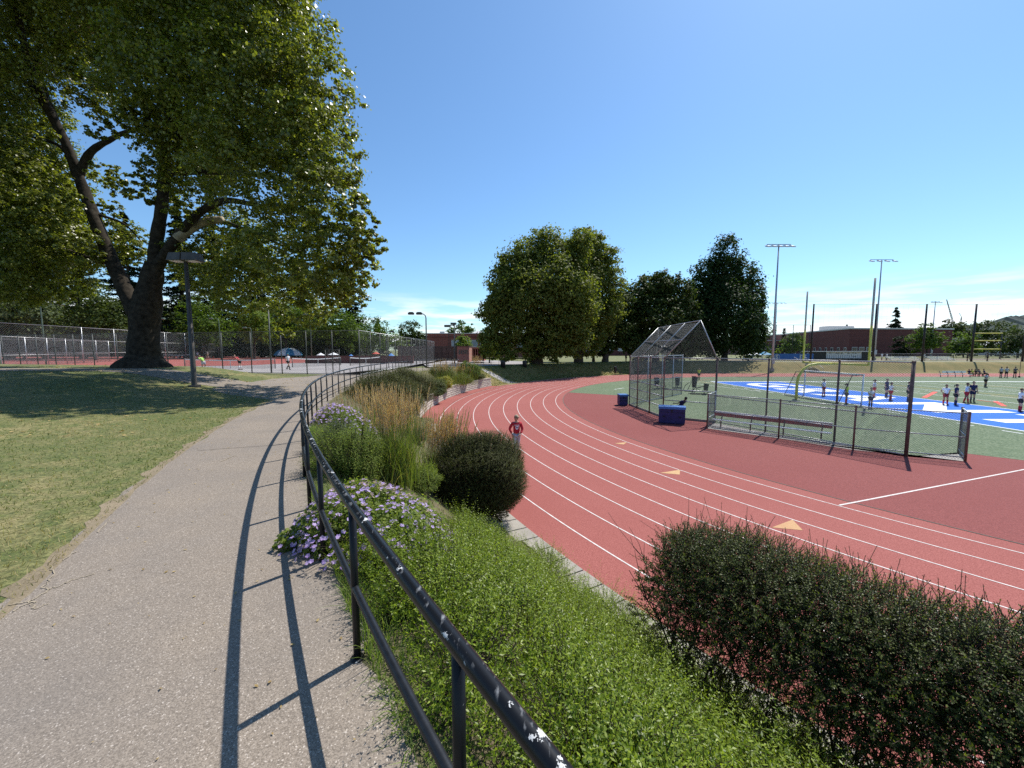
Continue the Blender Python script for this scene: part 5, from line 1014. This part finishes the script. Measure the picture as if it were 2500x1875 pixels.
def sled(label,px,py,rz,h=1.35,pads=1):
    p=G(px,py); t=thing('blocking_sled',label,'training sled',(p[0],p[1],z0),rz,'football training sleds'); q=MB()
    for y in(-.35,.35): q.tube([(-1.0,y,.18),(-.8,y,.05),(.9,y,.05)],.035,6)
    q.tube([(-.5,-.35,.06),(-.5,.35,.06)],.03,6); q.tube([(.6,-.35,.06),(.6,.35,.06)],.03,6); q.build('skids',m_black,t)
    q=MB(); q.tube([(-.5,0,.06),(-.45,0,h*.7),(-.5,0,h)],.04,6); q.tube([(.6,-.3,.06),(.3,-.3,.6),(-.45,0,h*.75),(.3,.3,.6),(.6,.3,.06)],.03,6); q.build('arm_frame',m_black,t)
    q=MB(); q.add([(-.75,-.18,.35),(-.75,.18,.35),(-.55,.22,.4),(-.55,-.22,.4),(-.85,-.24,h*.95),(-.85,.24,h*.95),(-.52,.26,h),(-.52,-.26,h)],[(3,2,1,0),(4,5,6,7),(0,1,5,4),(1,2,6,5),(2,3,7,6),(3,0,4,7)]); q.build('pad',m_pad,t)
sled('black training sled standing left of the ball cage',1510,915,R(15),1.5); sled('black training sled seen through the cage mesh on its left',1612,950,R(30)); sled('black training sled beyond the cage with its pad facing camera',1655,948,R(60)); sled('black training sled with tall arm behind the bending player',1683,955,R(200),1.6); sled('low black training sled right of the cage roof shadow',1706,963,R(170),1.1)
# ================================================================ GOALS
gp_=np.array([25.1,34.5]); t=thing('goal_post','yellow gooseneck football goal post with tall uprights','goal post',(*gp_,z0)); xc=28.1-gp_[0]
q=MB(); P=[(0,0,0),(0,0,1.5),(.1,0,2.1),(.45,0,2.72),(1.0,0,3.08),(1.7,0,3.2),(xc,0,3.2)]; q.tube(P,.11,12); q.build('gooseneck',m_goal,t,True)
q=MB(); q.tube([(xc,-3.5,3.22),(xc,3.5,3.22)],.085,10); q.build('crossbar',m_goal,t,True)
for s in(-1,1):
    q=MB(); q.tube([(xc,3.5*s,3.2),(xc,3.5*s,6.3)],.08,10); u_=q.build('upright',m_goal,t,True); q=MB(); q.tube([(xc,3.5*s,6.3),(xc,3.5*s,9.95)],.075,10); q.build('upper_section',m_goalgrey,u_,True)  # upper uprights coloured grey to imitate sky glare
q=MB(); q.tube([(0,0,0),(0,0,.06)],.3,12); q.build('base_plate',m_conc,t)
sg=np.array([28.3,31.6]); t=thing('soccer_goal','white soccer goal with sagging net on the blue end line','soccer goal',(*sg,z0+.01)); w=6.3
q=MB(); q.tube([(0,0,0),(0,0,2.4)],.06,10); q.build('goal_side_post',m_whitemetal,t,True); q=MB(); q.tube([(0,w,0),(0,w,2.4)],.06,10); q.build('goal_side_post',m_whitemetal,t,True); q=MB(); q.tube([(0,-.05,2.4),(0,w+.05,2.4)],.06,10); q.build('crossbar',m_whitemetal,t,True)
q=MB()
for y in(0,w): q.tube([(0,y,2.4),(-.9,y,2.35),(-1.9,y,.05),(0,y,.05)],.03,6)
q.tube([(-1.9,0,.05),(-1.9,w,.05)],.03,6); q.build('back_frame',m_black,t)
A=[];B=[]
for y in np.arange(0,w+.01,.2): A+= [(-.9,y,2.3),(0,y,2.35)]; B+= [(-1.85,y,.05),(-.9,y,2.3)]
for f in np.arange(0,1.01,.1): A.append((-.9-.95*f,0,2.3-2.25*f)); B.append((-.9-.95*f,w,2.3-2.25*f))
arr('net',*strands(np.array(A,float),np.array(B,float),.006),m_net,t)
# ================================================================ LIGHT POLES, NETTING
def flood(label,xb,xt,yt,Y,z,nh,arm,tilt=.35):
    top=D(xt,yt,Y); b=np.array([top[0],Y,z]); H=top[2]-z; t=thing('floodlight_pole',label,'floodlight pole',b,0,'sports floodlight poles')
    q=MB(); q.tube([(0,0,-.3),(0,0,H*.5),(0,0,H)],[.24,.18,.11],10); q.build('pole',m_galvpole,t,True); q=MB(); q.tube([(0,0,-.2),(0,0,.5)],.42,12); q.build('footing',m_conc,t)
    q=MB(); q.bar((-arm/2,0,H),(arm/2,0,H),.12); q.build('crossarm',m_galvpole,t); q=MB(); q.box((.0,-.24,1.9),(.5,.3,1.1)); q.build('control_box',m_galvpole,t)
    for i in range(nh):
        x=-arm/2+arm*i/(nh-1); q=MB(); q.box((x,-.45,H-.42),(.72,.95,.16),0,R(24)); q.box((x,-.10,H-.30),(.4,.35,.26),0,R(24)); q.bar((x,0,H),(x,-.15,H-.25),.06); h_=q.build('lamp_head',m_fixture,t,True); q=MB(); q.box((x,-.49,H-.51),(.62,.8,.03),0,R(24)); q.build('lens',m_lens,h_)
    return t
p=hit(1884,905); flood('tallest floodlight pole with five lamps beside the poplar tree',1884,1901.5,597,p[1],p[2],5,4.6)
flood('floodlight pole with four lamps behind the goal upright',2130,2153,634,98,-.35,4,5.6); flood('distant thin floodlight pole seen just right of the tallest one',1895,1897,739,200,-.35,5,8.0); flood('distant floodlight pole left of the crane',2277,2284,736,150,-.35,3,3.0)
t=thing('safety_net','tall dark netting on brown poles along the top of the far bank','netting',(PX(1979,83),83,-.35)); xs=[PX(x,83)-PX(1979,83) for x in(1979,2131,2252,2372,2497,2630)]; Hn=12.
pm=None
for x in xs:
    if pm is None: q=MB(); q.tube([(0,0,-.2),(0,0,Hn)],[.20,.15],10); c=q.build('net_pole',m_black,t,True); pm=c.data
    else: c=link('net_pole',pm,t)
    c.location=(x,0,0)
q=MB(); q.tube([(xs[0],0,Hn-.1),(xs[-1],0,Hn-.1)],.022,5); q.build('top_cable',m_black,t)
A=[];B=[]
for x in np.arange(0,xs[-1],1.1): A.append((x,0,.1)); B.append((x,0,Hn-.1))
for z in np.arange(.6,Hn,1.1): A.append((0,0,z)); B.append((xs[-1],0,z))
arr('net',*strands(np.array(A,float),np.array(B,float),.004),m_net,t)
fence('netting_frame','thin black backstop frame behind the left floodlight pole',[(PX(1850,115),115),(PX(1974,115),115)],9.7,-.35,4.9,.07,.6,.007,m_black,m_black,(1.,.70),cat='netting')
t=thing('hitting_frame','tall black frame with three pale yellow padded bars on the baseball field','training frame',(PX(2372,108),108,-.35)); w=PX(2441,108)-PX(2372,108)
for x in(0,w): q=MB(); q.tube([(x,0,0),(x,0,7.1)],.12,8); q.build('upright',m_black,t,True)
for z in(7.0,5.0,2.7): q=MB(); q.tube([(0,-.05,z),(w,-.05,z)],.13,8); q.build('padded_bar',m_goal,t,True)
fence('baseball_fence','low chain link fence along the baseball field behind the walkway',[(PX(2135,100),100),(PX(2560,100),100)],1.5,-.35,4.0,.05,.3,.01,m_black,m_galv,(1.,.05))
fence('baseball_fence','pale low fence between the poplar tree and the blue banners',[(PX(1815,88),88),(PX(1884,88),88)],1.2,-.35,2.2,.05,.3,.01,m_galv,m_galv,(1.,.5))
x0=PX(1886,90); t=thing('banner_fence','blue banner fence with white letters beside the black dugout hut','banner',(x0,90,-.35)); w=PX(1986,90)-x0; q=MB(); q.box((w/2,0,.85),(w,.06,1.5)); q.build('banner_sheet',m_bannerb,t)
o=text('letter','S',1.2,m_white,t,.01); o.location=(.95,-.05,.85); o.rotation_euler=(R(90),0,0)
q=MB(); P=[(.95+.6*math.cos(a),-.05,.85+.6*math.sin(a)) for a in np.linspace(0,6.283,25)]; q.tube(P,.05,5,False); q.build('ring_emblem',m_white,t)
for x_ in(.2,2.8,5.2,8.1): q=MB(); q.box((x_,.06,.9),(.1,.1,1.8)); q.build('post',m_galv,t)
for x_ in(6.3,7.3): q=MB(); q.box((x_,-.045,.85),(.22,.03,1.1)); q.box((x_+.2,-.045,1.25),(.3,.03,.2)); q.box((x_+.2,-.045,.6),(.2,.03,.2)); q.build('letter',m_white,t)
x0=PX(1986,92); w=PX(2126,92)-x0; t=thing('dugout_hut','low black dugout hut with flat roof and a long white banner','hut',(x0,92,-.35)); q=MB(); q.box((w/2,1.5,1.0),(w,2.6,2.0)); q.build('wall',m_black,t); q=MB(); q.box((w/2-.2,1.2,2.1),(w+.9,3.6,.14)); q.build('roof',m_galv,t)
bw=PX(2104,92)-PX(2018,92); bx0=PX(2018,92)-x0; q=MB(); q.box((bx0+bw/2,.15,1.25),(bw,.06,1.45)); bn=q.build('banner',m_bannerw,t); q=MB()
for i in range(16): q.box((bx0+.3+i*(bw-.6)/15,.11,.95),(.05,.03,.75))
for x_,w_ in((.9,.5),(2.6,.9),(3.6,.5),(5.2,.5),(6.2,.3),(6.8,.4)): q.box((bx0+x_,.11,1.7),(w_,.03,.16))
q.box((bx0+6.5,.11,1.0),(1.0,.03,.1)); q.build('lettering',m_ink,bn)
def canopy(label,px,Y,mat,w=2.6):
    t=thing('canopy_tent',label,'tent',(PX(px,Y),Y,-.35),0,'canopy tents by the baseball field'); q=MB(); c=[(-w/2,-w/2,1.3),(w/2,-w/2,1.3),(w/2,w/2,1.3),(-w/2,w/2,1.3)]; q.add(c+[(0,0,2.1)],[(0,1,4),(1,2,4),(2,3,4),(3,0,4)]); q.add([(a*.98,b*.98,z-.2) for a,b,z in c],[(0,1,2,3)]); q.build('canopy',mat,t)
    for a,b,_ in c: q=MB(); q.bar((a*.96,b*.96,0),(a*.96,b*.96,1.3),.05); q.build('leg',m_galv,t)
canopy('white canopy tent behind the pale low fence',1838,95,m_canw); canopy('teal canopy tent right of the white one',1866,96,m_canb)
def bleach(label,px0,px1,Y,rows=3):
    x0=PX(px0,Y); w=PX(px1,Y)-x0; t=thing('bleachers',label,'bleachers',(x0,Y,-.35),0,'aluminium bleachers by the baseball field')
    for r in range(rows): q=MB(); q.box((w/2,r*.6,.35+r*.3),(w,.28,.06)); q.box((w/2,r*.6-.3,.12+r*.3),(w,.26,.05)); q.build('seat_row',m_alu,t)
    for x in(.2,w/2,w-.2): q=MB(); q.bar((x,-.4,0),(x,rows*.6,0),.06); q.bar((x,-.3,.05),(x,rows*.6-.6,.3+rows*.3-.3),.06); q.bar((x,rows*.6-.6,0),(x,rows*.6-.6,rows*.3),.06); q.build('frame',m_galv,t)
bleach('low aluminium bleachers behind the right half of the fence',2172,2248,90); bleach('aluminium bleachers right of the thick fence post',2272,2330,92)
p0=G(2292,921); p1=G(2372,921); w=p1[0]-p0[0]; t=thing('team_bench','long silver team bench with blue legs on the far sideline','bench',(p0[0],p0[1],z0)); q=MB(); q.box((w/2,0,.45),(w,.3,.05)); q.build('seat',m_alu,t); q=MB(); q.box((w/2,.25,.85),(w*.72,.05,.35)); q.build('backrest',m_alu,t)
for f in np.linspace(.05,.95,5): q=MB(); q.bar((w*f,0,0),(w*f,0,.43),.06); q.bar((w*f,0,.42),(w*f,.27,1.),.05); q.build('leg',m_bluebox,t)
x0=PX(1962,78); t=thing('stairs','dark metal stairs with pale handrails climbing the far bank behind the goal','stairs',(x0,75.8,-2.3)); q=MB()
for i in range(11): q.box((1.2,.46*i,.19*i),(2.2,.3,.05))
q.bar((.1,0,-.05),(.1,4.9,1.98),.08,.2); q.bar((2.3,0,-.05),(2.3,4.9,1.98),.08,.2); q.build('treads',m_black,t)
for x in(.1,2.3): q=MB(); q.tube([(x,0,0),(x,0,.95),(x,4.9,2.95),(x,4.9,2.0)],.035,6); q.build('handrail',m_galv,t)
p=G(2488,922); t=thing('corner_flag','thin red flag pole standing beside the coach in dark shirt','flag pole',(p[0],p[1],z0)); q=MB(); q.tube([(0,0,0),(0,0,3.3)],.035,6); q.build('pole',m_redpost,t); q=MB(); q.tube([(0,0,0),(0,0,.25)],.12,8); q.build('base',m_black,t)
# crane
c=D(2335,795,650); t=thing('tower_crane','distant construction crane with raised lattice boom above the trees','crane',(c[0],c[1],0)); tip=D(2311,731,650)-np.array([c[0],c[1],0]); q=MB(); b_=np.array([-4.,0,c[2]])
for o_ in(-1.3,1.3): q.bar(b_+[o_,0,0],tip+[o_*.3,0,0],.5)
for f in np.linspace(0,.95,14): a=b_+(tip-b_)*f; d_=b_+(tip-b_)*min(1,f+.07); s=1.3*(1-f*.7); q.bar(a+[-s,0,0],d_+[s,0,0],.35); q.bar(a+[s,0,0],d_+[-s,0,0],.35)
q.build('boom',m_crane,t); q=MB(); q.bar((-4,0,0),(-4,0,c[2]+1),2.2); q.bar((4,0,c[2]),(7,0,c[2]+14),.6); q.bar((9,0,c[2]),(7,0,c[2]+14),.6); q.bar((-5,0,c[2]),(12,0,c[2]),2.0); q.bar((7,0,c[2]+14),(2,0,c[2]+21),.4); q.build('mast',m_crane,t)
# forecourt bits
def bin_(label,x,y,Y):
    b=D(x,y,Y); b[2]=float(zt(b[0],b[1])); t=thing('litter_bin',label,'bin',b); q=MB(); q.tube([(0,0,0),(0,0,.8),(0,0,.9)],[.32,.36,.34],12); q.build('body',m_black,t,True); q=MB(); q.ell((0,0,.92),(.36,.36,.14),12,6); q.build('lid',m_bronze,t,True)
bin_('black litter bin standing on the grass left of the thickest plane trunk',1281,886,62); bin_('dark litter bin at the corner of the forecourt',1228,886,58)
fence('bike_rail','low black pipe railing on the forecourt before the plane trees',[(D(1180,890,60)[0],60),(D(1218,890,60)[0],60)],1.1,-.25,1.2,.025,.2,.003,m_black,m_black,(1.,.15),mesh=False,cat='railing')
fence('bike_rail','distant black railing on the pale path beyond the plane trees',[(D(1235,885,85)[0],85),(D(1272,885,85)[0],85)],1.1,-.35,.9,.025,.2,.003,m_black,m_black,(1.,.15),mesh=False,cat='railing')
g5='people by the baseball dugout'
for i,(px,Y,s,k,lb) in enumerate([(2153,95,'white','point','person in white at the blue wall right of the dugout hut'),(2165,95,'white','stand','second person in white right of the dugout hut'),(2257,88,'white','stand','person in white beside the brown netting pole'),(2362,86,'black','stand','person in black on the walkway, left of the pair'),(2411,86,'dkgrey','stand','person in dark clothes standing on the walkway at right'),(1556,0,'white','x','')]):
    if Y: person(lb,(PX(px,Y),Y,-.35),R(20*i),k,s,'black' if s!='white' else 'white','black',hair='black',sk=1,h=1.72,group=g5)
for x,lb in((1528,'dark figure standing on the lit lawn left of the ball cage'),(1538,'second dark figure on the lit lawn left of the ball cage')):
    b=D(x,885,82); person(lb,(b[0],b[1],float(zt(b[0],b[1]))),R(30),'stand','black','black','black',hair='black',sk=1,h=1.7)
# ================================================================ LIGHT, SKY, CAMERA
AZ,EL=R(43),R(56)
sd=Vector((math.sin(AZ)*math.cos(EL),math.cos(AZ)*math.cos(EL),math.sin(EL)))
sl=bpy.data.lights.new('sun','SUN'); sl.energy=5.0; sl.angle=R(.53); sl.color=(1.,.955,.88); so=bpy.data.objects.new('sun',sl); COL.objects.link(so); so.rotation_euler=sd.to_track_quat('Z','Y').to_euler()
W=bpy.data.worlds.new('World'); S.world=W; W.use_nodes=True; t=W.node_tree; bg=t.nodes['Background']
sk=t.nodes.new('ShaderNodeTexSky'); sk.sky_type='NISHITA'; sk.sun_disc=False; sk.sun_elevation=EL; sk.sun_rotation=AZ; sk.air_density=1.0; sk.dust_density=.4; sk.ozone_density=2.; sk.altitude=50
tc=t.nodes.new('ShaderNodeTexCoord'); sp=t.nodes.new('ShaderNodeSeparateXYZ'); t.links.new(tc.outputs['Generated'],sp.inputs[0])
mp=t.nodes.new('ShaderNodeMapping'); mp.inputs['Scale'].default_value=(5,5,38); t.links.new(tc.outputs['Generated'],mp.inputs[0]); nn_=N(t,'ShaderNodeTexNoise',Scale=1.,Detail=6,Roughness=.55); t.links.new(mp.outputs[0],nn_.inputs['Vector'])
cl_=ramp(t,nn_.outputs['Fac'],.44,.60)
band=ramp(t,sp.outputs[2],.14,.07)
mm=N(t,'ShaderNodeMath',operation='MULTIPLY'); t.links.new(cl_,mm.inputs[0]); t.links.new(band,mm.inputs[1]); mm2=N(t,'ShaderNodeMath',operation='MULTIPLY'); t.links.new(mm.outputs[0],mm2.inputs[0]); mm2.inputs[1].default_value=1.
t.links.new(mix(t,mm2.outputs[0],mix(t,1.,sk.outputs[0],(.78,1.02,1.16),'MULTIPLY'),(8.3,8.5,8.8)),bg.inputs[0]); bg.inputs[1].default_value=.112
cam=bpy.data.cameras.new('camera'); cam.sensor_width=36; cam.lens=36*FOC/2500; cam.clip_end=8000; cam.clip_start=.05
co=bpy.data.objects.new('camera',cam); COL.objects.link(co); co.location=(0,0,CZ); co.rotation_euler=(R(90)-PIT,0,0); S.camera=co
S.view_settings.view_transform='Standard'; S.view_settings.look='None'; S.view_settings.exposure=.42; S.view_settings.gamma=1
S.render.engine='CYCLES'; S.cycles.max_bounces=6; S.cycles.diffuse_bounces=3; S.cycles.glossy_bounces=2; S.cycles.transmission_bounces=3; S.cycles.use_denoising=False
